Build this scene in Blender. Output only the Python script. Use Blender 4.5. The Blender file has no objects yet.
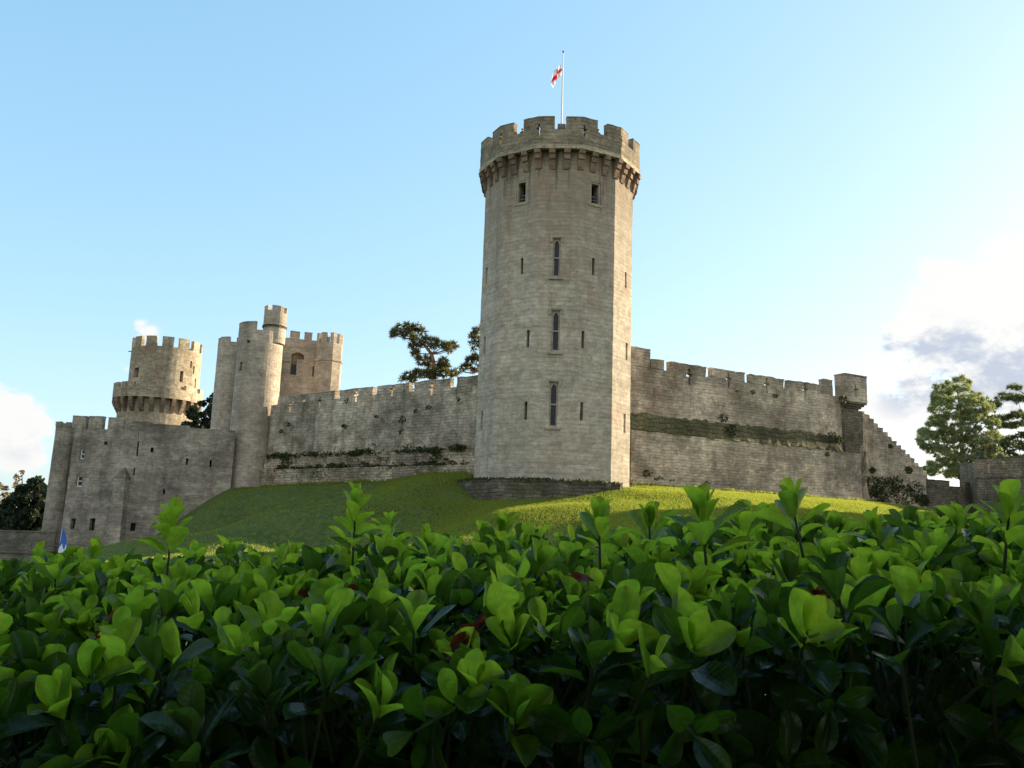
import bpy, math, random
import numpy as np
from mathutils import Vector, Matrix, noise

random.seed(7)
RNG = np.random.default_rng(7)
R = math.radians
scene = bpy.context.scene
COL = scene.collection

# ------------------------------------------------------------------ camera
FPX, W_, H_ = 860.0, 1024, 768
PITCH, ROLL = R(9.5), R(2.0)
CAM = Vector((0, 0, 1.6))
fv = Vector((0, math.cos(PITCH), math.sin(PITCH)))
up0 = Vector((0, -math.sin(PITCH), math.cos(PITCH)))
rt0 = Vector((1, 0, 0))
rv = rt0 * math.cos(ROLL) + up0 * math.sin(ROLL)
uv_ = up0 * math.cos(ROLL) - rt0 * math.sin(ROLL)
cd = bpy.data.cameras.new('camera')
cd.sensor_fit = 'HORIZONTAL'
cd.sensor_width = 36.0
cd.lens = 36.0 * FPX / W_
cd.clip_start = 0.05
cd.clip_end = 9000
cam = bpy.data.objects.new('camera', cd)
COL.objects.link(cam)
m = Matrix((rv, uv_, -fv)).transposed().to_4x4()
m.translation = CAM
cam.matrix_world = m
scene.camera = cam
scene.render.resolution_x, scene.render.resolution_y = W_, H_

# ------------------------------------------------------------------ light
SUN_AZ, SUN_EL = R(60), R(15)        # azimuth from +Y towards +X
scene.view_settings.view_transform = 'Standard'
scene.view_settings.look = 'None'
scene.view_settings.exposure = 1.15
scene.view_settings.gamma = 1.0
sl = bpy.data.lights.new('sun', 'SUN')
sl.energy = 5.0
sl.angle = R(0.53)
sl.color = (1.0, 0.83, 0.58)
sun = bpy.data.objects.new('sun', sl)
COL.objects.link(sun)
sd = Vector((math.sin(SUN_AZ) * math.cos(SUN_EL), math.cos(SUN_AZ) * math.cos(SUN_EL), math.sin(SUN_EL)))
sun.rotation_euler = sd.to_track_quat('Z', 'Y').to_euler()
sun.location = (60, 60, 60)

world = bpy.data.worlds.new('World')
scene.world = world
world.use_nodes = True
nt = world.node_tree
nt.nodes.clear()


def N(nt, typ, **kw):
    n = nt.nodes.new(typ)
    for k, v in kw.items():
        if k.startswith('i_'):
            n.inputs[k[2:].replace('_', ' ')].default_value = v
        elif k[0] == 'n' and k[1:].isdigit():
            n.inputs[int(k[1:])].default_value = v
        else:
            setattr(n, k, v)
    return n


def math_(nt, op, a, b=None, c=None, clamp=False):
    n = nt.nodes.new('ShaderNodeMath')
    n.operation = op
    n.use_clamp = clamp
    for i, x in enumerate((a, b, c)):
        if x is None:
            continue
        if isinstance(x, (int, float)):
            n.inputs[i].default_value = x
        else:
            nt.links.new(x, n.inputs[i])
    return n.outputs[0]


def mix_(nt, fac, a, b, blend='MIX', clamp=True):
    n = nt.nodes.new('ShaderNodeMix')
    n.data_type = 'RGBA'
    n.blend_type = blend
    n.clamp_factor = clamp
    for sock, x in ((n.inputs[0], fac), (n.inputs[6], a), (n.inputs[7], b)):
        if isinstance(x, (int, float)):
            sock.default_value = x
        elif isinstance(x, tuple):
            sock.default_value = x if len(x) == 4 else x + (1,)
        else:
            nt.links.new(x, sock)
    return n.outputs[2]


def maprange(nt, v, a, b, c=0.0, d=1.0, smooth=True):
    n = nt.nodes.new('ShaderNodeMapRange')
    n.interpolation_type = 'SMOOTHSTEP' if smooth else 'LINEAR'
    nt.links.new(v, n.inputs[0])
    for i, x in enumerate((a, b, c, d)):
        n.inputs[1 + i].default_value = x
    return n.outputs[0]


sky = N(nt, 'ShaderNodeTexSky', sky_type='NISHITA', sun_disc=False, sun_elevation=SUN_EL, sun_rotation=SUN_AZ,
        altitude=80, air_density=1.0, dust_density=1.0, ozone_density=1.0)
tc = N(nt, 'ShaderNodeTexCoord')


def pix_dir(px, py):
    d = fv + rv * ((px - 512) / FPX) + uv_ * ((384 - py) / FPX)
    return d.normalized()


def blob(px, py, rad_px, k=1.0):
    d = pix_dir(px, py)
    vm = N(nt, 'ShaderNodeVectorMath', operation='DISTANCE')
    nt.links.new(tc.outputs['Generated'], vm.inputs[0])
    vm.inputs[1].default_value = d
    return maprange(nt, vm.outputs['Value'], 0.0, rad_px / FPX, k, 0.0)


def add_all(lst):
    o = lst[0]
    for x in lst[1:]:
        o = math_(nt, 'ADD', o, x)
    return o


def noise_at(offset, scale, detail=7, rough=0.55):
    mp = N(nt, 'ShaderNodeMapping')
    nt.links.new(tc.outputs['Generated'], mp.inputs[0])
    mp.inputs['Location'].default_value = offset
    mp.inputs['Scale'].default_value = (1, 1, 1.6)
    nn = N(nt, 'ShaderNodeTexNoise', i_Scale=scale, i_Detail=detail, i_Roughness=rough)
    nt.links.new(mp.outputs[0], nn.inputs['Vector'])
    return nn.outputs['Fac']


SKS = 0.1                                           # strength of the sky background
EXPO = SKS * 2 ** scene.view_settings.exposure      # sky radiance times this = picture value
dens_blobs = add_all([blob(1000, 292, 82, .75), blob(935, 290, 50, .5), blob(1070, 380, 130, .5), blob(905, 330, 40, .2), blob(960, 350, 80, .42),
                      blob(905, 385, 60, .42), blob(955, 430, 80, .34), blob(18, 430, 60, .55), blob(-60, 425, 100, .5), blob(860, 385, 70, .25), blob(895, 305, 40, .3), blob(885, 425, 55, .35),
                      blob(118, 372, 30, .36), blob(25, 466, 40, .40), blob(140, 328, 22, .32), blob(775, 325, 50, .2), blob(170, 356, 60, .12)])
n1 = noise_at((3.1, 1.7, 0.4), 14.0, 10, .6)
n2 = noise_at((3.1 - .012, 1.7, 0.4 - .03), 17.0, 10, .62)
dens = math_(nt, 'ADD', dens_blobs, math_(nt, 'MULTIPLY', math_(nt, 'SUBTRACT', n1, 0.5), 2.2))
sxyz = N(nt, 'ShaderNodeSeparateXYZ')
nt.links.new(tc.outputs['Generated'], sxyz.inputs[0])
back = maprange(nt, sxyz.outputs[1], .05, -.45, 0.0, .52)
dens = math_(nt, 'ADD', dens, back)   # unseen broken cloud added behind the viewer to lift and whiten ambient light
cl = math_(nt, 'MULTIPLY', maprange(nt, dens, 0.30, 0.54), maprange(nt, math_(nt, 'ADD', dens_blobs, back), .06, .2))
# thick middles of the clouds are grey-blue, the rims and tops white
core = math_(nt, 'MULTIPLY', maprange(nt, add_all([blob(925, 350, 55, 1.0), blob(1005, 358, 60, .9), blob(885, 352, 40, .5), blob(895, 400, 40, .5), blob(20, 445, 45, .4), blob(960, 395, 60, .5), blob(1020, 420, 60, .5)]), .15, .7),
             maprange(nt, n2, .40, .58))
CW = (1.0 / EXPO, .985 / EXPO, .96 / EXPO)
CG = (.56 / EXPO, .62 / EXPO, .74 / EXPO)
ccol = mix_(nt, core, CW, CG)
bg = N(nt, 'ShaderNodeBackground', i_Strength=SKS)
# soften the contrast of the clear sky (thin high haze): per-channel power of the physical sky
sep = N(nt, 'ShaderNodeSeparateColor')
nt.links.new(sky.outputs[0], sep.inputs[0])
cmb = N(nt, 'ShaderNodeCombineColor')
for ch, (k_, g_) in enumerate(((.90, .62), (1.06, .46), (1.2, .38))):
    v = math_(nt, 'POWER', math_(nt, 'MULTIPLY', sep.outputs[ch], SKS * 2 ** 1.15), g_)
    nt.links.new(math_(nt, 'MULTIPLY', v, k_ / EXPO), cmb.inputs[ch])
nt.links.new(mix_(nt, math_(nt, 'MULTIPLY', cl, .94), cmb.outputs[0], ccol), bg.inputs['Color'])
wo = N(nt, 'ShaderNodeOutputWorld')
nt.links.new(bg.outputs[0], wo.inputs['Surface'])


# ------------------------------------------------------------------ pixel -> world helpers (camera model of the photo)
def ray(px, py):
    return fv + rv * ((px - 512) / FPX) + uv_ * ((384 - py) / FPX)


def at(px, py, Y):
    d = ray(px, py)
    return CAM + d * (Y / d.y)


class Frame:
    """a vertical wall plane A->B; u along, z up, d inward (away from its outer face)"""
    def __init__(s, A, B):
        s.A = Vector((A[0], A[1]))
        s.L = (Vector((B[0], B[1])) - s.A).length
        s.t = (Vector((B[0], B[1])) - s.A) / s.L
        s.n = Vector((s.t.y, -s.t.x))          # outward, to the right of A->B

    def P(s, u, z, d=0.0):
        q = s.A + s.t * u - s.n * d
        return Vector((q.x, q.y, z))

    def hit(s, px, py):
        d = ray(px, py)
        n3 = Vector((s.n.x, s.n.y, 0))
        k = (Vector((s.A.x, s.A.y, 0)) - CAM).dot(n3) / d.dot(n3)
        p = CAM + d * k
        return (Vector((p.x, p.y)) - s.A).dot(s.t), p.z


class Drum:
    """round or polygonal tower; u runs round in metres, u=0 faces phi=rot (phi from -Y towards +X)"""
    def __init__(s, c, Rr, n=0, rot=0.0):
        s.c = Vector(c)
        s.R = Rr
        s.n = n
        s.rot = rot
        s.per = 2 * math.pi * Rr if not n else n * 2 * Rr * math.sin(math.pi / n)
        s.fw = s.per / n if n else 0

    def dirv(s, ph, r):
        return Vector((s.c.x + math.sin(ph) * r, s.c.y - math.cos(ph) * r))

    def P(s, u, z, d=0.0, R_=None):
        r = (R_ or s.R)
        if not s.n:
            q = s.dirv(s.rot + u / s.R, r - d)
        else:
            f = u / s.fw + .5
            k = math.floor(f)
            t = f - k
            st = 2 * math.pi / s.n
            r2 = r - d / math.cos(st / 2)
            a = s.dirv(s.rot + (k - .5) * st, r2)
            b = s.dirv(s.rot + (k + .5) * st, r2)
            q = a.lerp(b, t)
        return Vector((q.x, q.y, z))

    def hit(s, px, py):
        d = ray(px, py)
        if not s.n:
            a = d.x * d.x + d.y * d.y
            ox, oy = CAM.x - s.c.x, CAM.y - s.c.y
            b = ox * d.x + oy * d.y
            cc = ox * ox + oy * oy - s.R * s.R
            disc = max(b * b - a * cc, 0)
            k = (-b - math.sqrt(disc)) / a
            p = CAM + d * k
            ph = math.atan2(p.x - s.c.x, -(p.y - s.c.y)) - s.rot
            ph = (ph + math.pi) % (2 * math.pi) - math.pi
            return ph * s.R, p.z
        st = 2 * math.pi / s.n
        best = None
        for k in range(-(s.n // 2), s.n // 2 + 1):
            a = s.dirv(s.rot + (k - .5) * st, s.R)
            b = s.dirv(s.rot + (k + .5) * st, s.R)
            f = Frame(a, b)
            if Vector((f.n.x, f.n.y, 0)).dot(d) >= 0:
                continue
            u, z = f.hit(px, py)
            if -1e-3 <= u <= f.L + 1e-3:
                best = (k * s.fw - s.fw / 2 + u, z)
        return best if best else (0, 0)


# ------------------------------------------------------------------ mesh building
def jit(p, amp):
    if not amp:
        return p
    q = Vector((p.x * 1.3, p.y * 1.3, p.z * 1.3))
    return p + noise.noise_vector(q) * amp


class MB:
    def __init__(s, amp=0.0):
        s.v, s.f, s.uv, s.amp = [], [], [], amp
        s.key = {}

    def vid(s, p):
        k = (round(p.x, 3), round(p.y, 3), round(p.z, 3))
        i = s.key.get(k)
        if i is None:
            i = len(s.v)
            s.key[k] = i
            s.v.append(jit(p, s.amp))
        return i

    def face(s, pts, uvs=None):
        ids = [s.vid(p) for p in pts]
        if len(set(ids)) < len(ids):
            return
        if uvs is None:
            n = (pts[1] - pts[0]).cross(pts[2] - pts[1])
            n = n.normalized() if n.length > 1e-9 else Vector((0, 0, 1))
            if abs(n.z) > .75:
                uvs = [(p.x, p.y) for p in pts]
            else:
                t = Vector((-n.y, n.x, 0)).normalized()
                uvs = [(p.dot(t), p.z) for p in pts]
        s.f.append(ids)
        s.uv.extend(uvs)

    def slab(s, P, us, vs, solid, D, back=True):
        nu, nv = len(us) - 1, len(vs) - 1
        ok = [[solid((us[i] + us[i + 1]) / 2, (vs[j] + vs[j + 1]) / 2) for j in range(nv)] for i in range(nu)]
        closed = (P(us[0], vs[0], 0) - P(us[-1], vs[0], 0)).length < 1e-3

        def q(i, j):
            if closed:
                i %= nu
            return 0 <= i < nu and 0 <= j < nv and ok[i][j]
        for i in range(nu):
            a, b = us[i], us[i + 1]
            for j in range(nv):
                if not ok[i][j]:
                    continue
                c, d = vs[j], vs[j + 1]
                s.face([P(a, c, 0), P(b, c, 0), P(b, d, 0), P(a, d, 0)], [(a, c), (b, c), (b, d), (a, d)])
                if back:
                    s.face([P(b, c, D), P(a, c, D), P(a, d, D), P(b, d, D)], [(b, c), (a, c), (a, d), (b, d)])
                if not q(i - 1, j):
                    s.face([P(a, c, D), P(a, c, 0), P(a, d, 0), P(a, d, D)], [(a - D, c), (a, c), (a, d), (a - D, d)])
                if not q(i + 1, j):
                    s.face([P(b, c, 0), P(b, c, D), P(b, d, D), P(b, d, 0)], [(b, c), (b + D, c), (b + D, d), (b, d)])
                if not q(i, j - 1):
                    s.face([P(a, c, D), P(b, c, D), P(b, c, 0), P(a, c, 0)], [(a, c - D), (b, c - D), (b, c), (a, c)])
                if not q(i, j + 1):
                    s.face([P(a, d, 0), P(b, d, 0), P(b, d, D), P(a, d, D)], [(a, d), (b, d), (b, d + D), (a, d + D)])

    def hexa(s, p):
        """8 points: bottom 0-3 ccw, top 4-7"""
        for q in ((3, 2, 1, 0), (4, 5, 6, 7), (0, 1, 5, 4), (1, 2, 6, 5), (2, 3, 7, 6), (3, 0, 4, 7)):
            s.face([p[i] for i in q])

    def wbox(s, fr, u0, u1, z0, z1, d0, d1):
        P = fr.P
        s.hexa([P(u0, z0, d0), P(u1, z0, d0), P(u1, z0, d1), P(u0, z0, d1), P(u0, z1, d0), P(u1, z1, d0), P(u1, z1, d1), P(u0, z1, d1)])

    def prism(s, bot, z0, top, z1):
        n = len(bot)
        b = [Vector((p[0], p[1], z0)) for p in bot]
        t = [Vector((p[0], p[1], z1)) for p in top]
        s.face(list(reversed(b)))
        s.face(t)
        for i in range(n):
            s.face([b[i], b[(i + 1) % n], t[(i + 1) % n], t[i]])

    def tube(s, pts, rads, n=8):
        rings = []
        for i, p in enumerate(pts):
            p = Vector(p)
            d = (Vector(pts[min(i + 1, len(pts) - 1)]) - Vector(pts[max(i - 1, 0)])).normalized()
            x = d.orthogonal().normalized()
            if i and abs(x.dot(px_)) < .99:
                x = (px_ - d * px_.dot(d)).normalized()
            px_ = x
            y = d.cross(x)
            rings.append([p + (x * math.cos(k * 2 * math.pi / n) + y * math.sin(k * 2 * math.pi / n)) * rads[i] for k in range(n)])
        for a, b in zip(rings, rings[1:]):
            for k in range(n):
                s.face([a[k], a[(k + 1) % n], b[(k + 1) % n], b[k]])
        s.face(list(reversed(rings[0])))
        s.face(rings[-1])

    def build(s, name, mat, parent=None, smooth=False):
        me = bpy.data.meshes.new(name)
        me.from_pydata([tuple(v) for v in s.v], [], s.f)
        uvl = me.uv_layers.new(name='UVMap')
        ox, oy = random.uniform(0, 50), random.uniform(0, 1.5)
        arr = np.array(s.uv, dtype=np.float32)
        if parent is None or True:
            arr = arr + np.array([ox, 0], dtype=np.float32)
        uvl.data.foreach_set('uv', arr.ravel())
        me.materials.append(mat)
        if smooth:
            me.polygons.foreach_set('use_smooth', [True] * len(me.polygons))
        me.update()
        o = bpy.data.objects.new(name, me)
        COL.objects.link(o)
        if parent is not None:
            attach(o, parent)
        return o


def root_of(o):
    while o.parent:
        o = o.parent
    return o


def attach(o, parent):
    o.parent = parent
    if parent.type == 'EMPTY':
        o.matrix_parent_inverse = Matrix.Translation(parent.location).inverted()
    else:                                       # parts keep world coordinates under the thing's empty
        o.matrix_parent_inverse = Matrix.Identity(4)


def tag(o, label, cat, group=None, kind=None):
    o['label'] = label
    o['category'] = cat
    if group:
        o['group'] = group
    o['kind'] = kind or 'thing'
    return o


def thing(name, label, cat, loc=(0, 0, 0), group=None):
    o = bpy.data.objects.new(name, None)
    COL.objects.link(o)
    o.location = loc
    o.empty_display_size = .5
    return tag(o, label, cat, group)


def sub(brk, step):
    b = sorted(set(round(x, 4) for x in brk))
    out = [b[0]]
    for x in b[1:]:
        if x - out[-1] < 1e-3:
            continue
        n = max(1, math.ceil((x - out[-1]) / step))
        a = out[-1]
        for i in range(1, n + 1):
            out.append(a + (x - a) * i / n)
    return out


# ------------------------------------------------------------------ materials
def new_mat(name):
    mt = bpy.data.materials.new(name)
    mt.use_nodes = True
    t = mt.node_tree
    t.nodes.clear()
    out = t.nodes.new('ShaderNodeOutputMaterial')
    b = t.nodes.new('ShaderNodeBsdfPrincipled')
    t.links.new(b.outputs[0], out.inputs[0])
    return mt, t, b, out


def plain(name, col, rough=.7, metal=0.0, spec=.5, var=.25, nscale=3.0):
    mt, t, b, out = new_mat(name)
    tcn = N(t, 'ShaderNodeTexCoord')
    nz = N(t, 'ShaderNodeTexNoise', i_Scale=nscale, i_Detail=5)
    t.links.new(tcn.outputs['Object'], nz.inputs['Vector'])
    k = maprange(t, nz.outputs['Fac'], .3, .7, 1 - var, 1 + var)
    mx = N(t, 'ShaderNodeMix', data_type='RGBA', blend_type='MULTIPLY')
    mx.inputs[0].default_value = 1
    mx.inputs[6].default_value = col + (1,)
    t.links.new(k, mx.inputs[7])
    t.links.new(mx.outputs[2], b.inputs['Base Color'])
    b.inputs['Roughness'].default_value = rough
    b.inputs['Metallic'].default_value = metal
    b.inputs['Specular IOR Level'].default_value = spec
    return mt


def stone(name, c1, c2, mortar=(.2, .18, .14), bw=.62, rh=.31, blotch=.45, stain=.45, moss=0.0, red=0.0, patch=0.0, bump=.6, seed=0.0, ruin=0.0, mort=.018, pits=.35, top=0.0, con=.8):
    mt, t, b, out = new_mat(name)
    L = t.links.new
    uvn = N(t, 'ShaderNodeUVMap')
    pos = N(t, 'ShaderNodeNewGeometry')
    # wobble the courses a little
    nzw = N(t, 'ShaderNodeTexNoise', i_Scale=.55, i_Detail=3)
    L(uvn.outputs[0], nzw.inputs['Vector'])
    vs = N(t, 'ShaderNodeVectorMath', operation='SCALE')
    L(nzw.outputs['Color'], vs.inputs[0])
    vs.inputs['Scale'].default_value = .22 + ruin
    va = N(t, 'ShaderNodeVectorMath', operation='ADD')
    L(uvn.outputs[0], va.inputs[0])
    L(vs.outputs[0], va.inputs[1])
    br = N(t, 'ShaderNodeTexBrick', i_Scale=1.0, i_Mortar_Size=mort, i_Mortar_Smooth=.4, i_Bias=0.0, i_Brick_Width=bw, i_Row_Height=rh, offset=.5, squash=.8, squash_frequency=3)
    L(va.outputs[0], br.inputs['Vector'])
    br.inputs['Color1'].default_value = c1 + (1,)
    br.inputs['Color2'].default_value = c2 + (1,)
    br.inputs['Mortar'].default_value = mortar + (1,)

    def nz(scale, detail=6, rough=.6, stretch=(1, 1, 1), off=0):
        mp = N(t, 'ShaderNodeMapping')
        mp.inputs['Scale'].default_value = stretch
        mp.inputs['Location'].default_value = (seed + off, seed * 1.7, off * .7)
        L(pos.outputs['Position'], mp.inputs[0])
        n = N(t, 'ShaderNodeTexNoise', i_Scale=scale, i_Detail=detail, i_Roughness=rough)
        L(mp.outputs[0], n.inputs['Vector'])
        return n.outputs['Fac']
    big = nz(.22, 8, .68)
    mid = nz(1.7, 6, .65, off=5)
    fine = nz(9, 4, .6, off=9)
    streak = nz(.55, 6, .65, (1.3, 1.3, .14), off=13)
    band = nz(.8, 5, .6, (.12, .12, 1.6), off=27)
    col = br.outputs['Color']
    col = mix_(t, 1.0, col, maprange(t, big, .3, .7, 1 - blotch * .6, 1 + blotch * .6), 'MULTIPLY')
    col = mix_(t, 1.0, col, maprange(t, mid, .3, .7, 1 - .24 * con, 1 + .22 * con), 'MULTIPLY')
    col = mix_(t, 1.0, col, maprange(t, fine, .3, .7, 1 - .2 * con, 1 + .18 * con), 'MULTIPLY')
    col = mix_(t, 1.0, col, maprange(t, band, .3, .7, 1 - .2 * con, 1 + .18 * con), 'MULTIPLY')
    crs = nz(1.5, 5, .7, (1, 1, 3.2), off=51)
    col = mix_(t, 1.0, col, maprange(t, crs, .32, .68, 1 - .3 * con, 1 + .26 * con), 'MULTIPLY')
    pit = nz(3.2, 5, .7, (1, 1, 1.8), off=33)
    col = mix_(t, math_(t, 'MULTIPLY', maprange(t, pit, .60, .70), pits), col, (.07, .062, .05))
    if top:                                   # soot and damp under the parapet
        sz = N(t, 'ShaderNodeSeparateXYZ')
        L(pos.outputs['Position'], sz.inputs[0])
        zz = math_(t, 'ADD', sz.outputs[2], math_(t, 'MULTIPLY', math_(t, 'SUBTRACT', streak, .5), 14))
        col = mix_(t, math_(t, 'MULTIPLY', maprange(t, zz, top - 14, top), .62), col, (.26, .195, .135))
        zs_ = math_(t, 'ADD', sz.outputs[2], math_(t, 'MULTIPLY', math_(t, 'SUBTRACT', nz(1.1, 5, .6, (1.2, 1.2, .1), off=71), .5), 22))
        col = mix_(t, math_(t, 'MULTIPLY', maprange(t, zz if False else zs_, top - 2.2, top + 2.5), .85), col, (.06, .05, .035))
    if red:
        col = mix_(t, math_(t, 'MULTIPLY', maprange(t, nz(.42, 5, .6, off=41), .52, .68), red), col, (.33, .185, .125))
    if stain:
        col = mix_(t, math_(t, 'MULTIPLY', maprange(t, streak, .5, .72), stain), col, (.075, .065, .05))
    if moss:
        mo = math_(t, 'MULTIPLY', maprange(t, math_(t, 'ADD', nz(.5, 9, .75, off=61), math_(t, 'MULTIPLY', math_(t, 'SUBTRACT', mid, .5), .5)), .50, .62), moss)
        col = mix_(t, mo, col, (.055, .065, .022))
    if patch:
        col = mix_(t, math_(t, 'MULTIPLY', maprange(t, nz(.9, 3, .5, off=81), .62, .72), patch), col, (.30, .22, .12))
    L(col, b.inputs['Base Color'])
    b.inputs['Roughness'].default_value = .92
    b.inputs['Specular IOR Level'].default_value = .15
    hgt = math_(t, 'ADD', math_(t, 'MULTIPLY', br.outputs['Fac'], -1.0), math_(t, 'MULTIPLY', mid, 1.1 + ruin * 2))
    hgt = math_(t, 'ADD', hgt, math_(t, 'MULTIPLY', fine, .5))
    bp = N(t, 'ShaderNodeBump', i_Strength=bump, i_Distance=.05)
    L(hgt, bp.inputs['Height'])
    L(bp.outputs[0], b.inputs['Normal'])
    return mt


M = {}
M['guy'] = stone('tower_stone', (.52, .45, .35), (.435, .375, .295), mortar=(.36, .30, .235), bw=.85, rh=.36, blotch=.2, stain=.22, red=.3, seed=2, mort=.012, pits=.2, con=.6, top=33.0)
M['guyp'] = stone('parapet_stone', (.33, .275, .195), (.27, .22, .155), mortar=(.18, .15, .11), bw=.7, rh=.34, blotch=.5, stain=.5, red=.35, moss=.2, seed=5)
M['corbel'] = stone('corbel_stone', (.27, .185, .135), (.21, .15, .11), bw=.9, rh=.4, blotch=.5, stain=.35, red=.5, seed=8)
M['string'] = stone('string_course_stone', (.47, .39, .27), (.42, .35, .25), bw=1.1, rh=.5, stain=.2, seed=9)
M['left'] = stone('left_wall_stone', (.50, .42, .32), (.38, .32, .25), mortar=(.36, .30, .25), bw=.6, rh=.27, blotch=.85, stain=.6, pits=.7, mort=.012, moss=.45, red=.35, patch=.3, bump=1.0, seed=14, ruin=.12)
M['leftlow'] = stone('eroded_wall_stone', (.50, .40, .29), (.33, .27, .20), mortar=(.2, .165, .12), bw=.55, rh=.26, blotch=.8, stain=.4, moss=.6, red=.3, pits=1.0, bump=1.3, seed=17, ruin=.2)
M['right'] = stone('right_wall_stone', (.60, .48, .355), (.47, .38, .285), mortar=(.38, .305, .23), bw=.6, rh=.27, blotch=.75, stain=.45, pits=.55, mort=.012, moss=.25, red=.35, patch=.7, bump=.9, seed=21, ruin=.1)
M['gate'] = stone('gatehouse_stone', (.49, .41, .325), (.415, .35, .28), mortar=(.36, .31, .245), bw=.7, rh=.34, blotch=.4, stain=.35, mort=.012, pits=.3, moss=.1, red=.15, seed=31, con=.6)
M['barb'] = stone('barbican_stone', (.39, .34, .27), (.315, .275, .225), mortar=(.29, .26, .215), bw=.6, rh=.3, blotch=.7, stain=.55, mort=.012, pits=.4, moss=.12, red=.2, seed=37)
M['caes'] = stone('round_tower_stone', (.45, .375, .265), (.38, .315, .225), mortar=(.34, .285, .2), bw=.8, rh=.42, blotch=.65, stain=.5, mort=.014, red=.25, seed=43)
M['plinth'] = stone('plinth_stone', (.17, .145, .105), (.11, .095, .07), mortar=(.06, .05, .035), bw=.8, rh=.3, blotch=.8, stain=.7, moss=.55, bump=1.2, seed=51, ruin=.2)
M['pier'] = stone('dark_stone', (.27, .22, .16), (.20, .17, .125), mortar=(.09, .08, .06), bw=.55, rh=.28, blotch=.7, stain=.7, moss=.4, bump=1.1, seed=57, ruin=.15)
M['mossy'] = stone('mossy_offset_stone', (.16, .14, .07), (.11, .10, .05), mortar=(.06, .055, .03), bw=.5, rh=.25, blotch=.7, stain=.35, moss=.6, bump=1.4, seed=66, ruin=.2)
M['bridge'] = stone('bridge_stone', (.20, .185, .15), (.15, .14, .115), bw=.6, rh=.28, blotch=.6, stain=.5, moss=.3, seed=71)
M['unlit_room'] = plain('dark_interior', (.02, .018, .016), .9)  # near-black panes stand in for unlit rooms behind the barbican windows
M['deck'] = plain('lead_roof', (.16, .16, .16), .7)
M['dressed'] = plain('dressed_stone', (.36, .31, .23), .9, var=.2, nscale=2)
M['white'] = plain('white_paint', (.8, .8, .78), .5, var=.05)
M['iron'] = plain('grey_iron', (.12, .12, .13), .5, .6)


def glass_mat():
    mt, t, b, out = new_mat('leaded_glass')
    b.inputs['Base Color'].default_value = (.012, .016, .028, 1)
    b.inputs['Roughness'].default_value = .2
    b.inputs['Specular IOR Level'].default_value = .35
    tcn = N(t, 'ShaderNodeUVMap')
    br = N(t, 'ShaderNodeTexBrick', i_Scale=1.0, i_Mortar_Size=.02, i_Brick_Width=.2, i_Row_Height=.2, offset=0)
    t.links.new(tcn.outputs[0], br.inputs['Vector'])
    bp = N(t, 'ShaderNodeBump', i_Strength=.4, i_Distance=.02)
    t.links.new(br.outputs['Fac'], bp.inputs['Height'])
    t.links.new(bp.outputs[0], b.inputs['Normal'])
    return mt


M['glass'] = glass_mat()

# ------------------------------------------------------------------ ground
GC = Vector((3.7, 75.0))            # axis of the polygonal tower
RW = Frame((11, 77), (37.5, 91.5))   # right curtain wall, outer face
LW = Frame((-25.5, 94), (-3, 76))    # left curtain wall
CP = []


def cp(x, y, z):
    CP.append((x, y, z))


for u in np.linspace(-1, 30, 8):
    p = RW.P(u, 0, -1.2)
    cp(p.x, p.y, 5.7 - .006 * u)
    p = RW.P(u, 0, 6)
    cp(p.x, p.y, 6.4)
    p = RW.P(u, 0, -9)
    cp(p.x, p.y, 4.75)
    p = RW.P(u, 0, -18)
    cp(p.x, p.y, 2.6)
    p = RW.P(u, 0, -28)
    cp(p.x, p.y, .6)
for u, z in ((0, 4.95), (7, 5.2), (15, 5.5), (22, 5.8), (29, 6.1)):
    p = LW.P(u, 0, -1.0)
    cp(p.x, p.y, z)
    p = LW.P(u, 0, 8)
    cp(p.x, p.y, 6.4)
    if u >= 7:
        p = LW.P(u, 0, -12)
        cp(p.x, p.y, z - 3.1)
    if u >= 22:
        p = LW.P(u, 0, -24)
        cp(p.x, p.y, z - 5.6)
for px, py, Y in ((470, 499, 70), (500, 503, 66.5), (540, 503, 65.5), (580, 500, 66), (615, 492, 68), (625, 488, 70.5),
                  (225, 490, 92.2), (190, 514, 90.5), (150, 541, 89.3), (120, 558, 88), (60, 562, 88.5), (250, 535, 76), (300, 524, 76), (215, 548, 78), (170, 560, 80), (100, 572, 78), (350, 535, 66), (420, 528, 64), (300, 545, 66), (480, 534, 56), (540, 532, 55), (420, 545, 54), (240, 552, 50), (330, 550, 50), (160, 560, 55), (260, 552, 62), (200, 560, 58), (290, 556, 56), (370, 552, 54), (640, 490, 73), (500, 516, 60), (600, 505, 62), (640, 500, 66),
                  (900, 511, 92), (930, 512, 97), (980, 515, 96), (1030, 515, 90)):
    p = at(px, py, Y)
    cp(p.x, p.y, p.z)
for x in (-60, -30, 0, 30, 60, 90, -90):
    for y in (-30, -10, 5, 14):
        cp(x, y, 0)
    cp(x, 24, .1 if x > -10 else -.5)
for x, y, z in ((-60, 85, -3.2), (-60, 60, -3.2), (-45, 70, -3.4), (-48, 100, -2.6), (-30, 50, -1.6), (-42, 45, -2.2), (-24, 40, -1.2), (-75, 110, -2), (0, 40, .5), (20, 45, .6), (45, 60, 1.6), (60, 80, 4.0),
                (75, 90, 3.5), (0, 100, 6.5), (25, 110, 6.5), (-20, 115, 6.4), (-55, 135, 3), (50, 115, 6), (0, 150, 3), (60, 150, 3), (-60, 170, 0), (100, 120, 2), (-110, 90, -1), (0, 200, 0), (100, 200, 0), (-100, 200, 0)):
    cp(x, y, z)
CPA = np.array(CP)
_n = len(CPA)


def _tps(r2):
    return np.where(r2 > 1e-9, r2 * np.log(r2 + 1e-12) * .5, 0.0)


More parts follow.
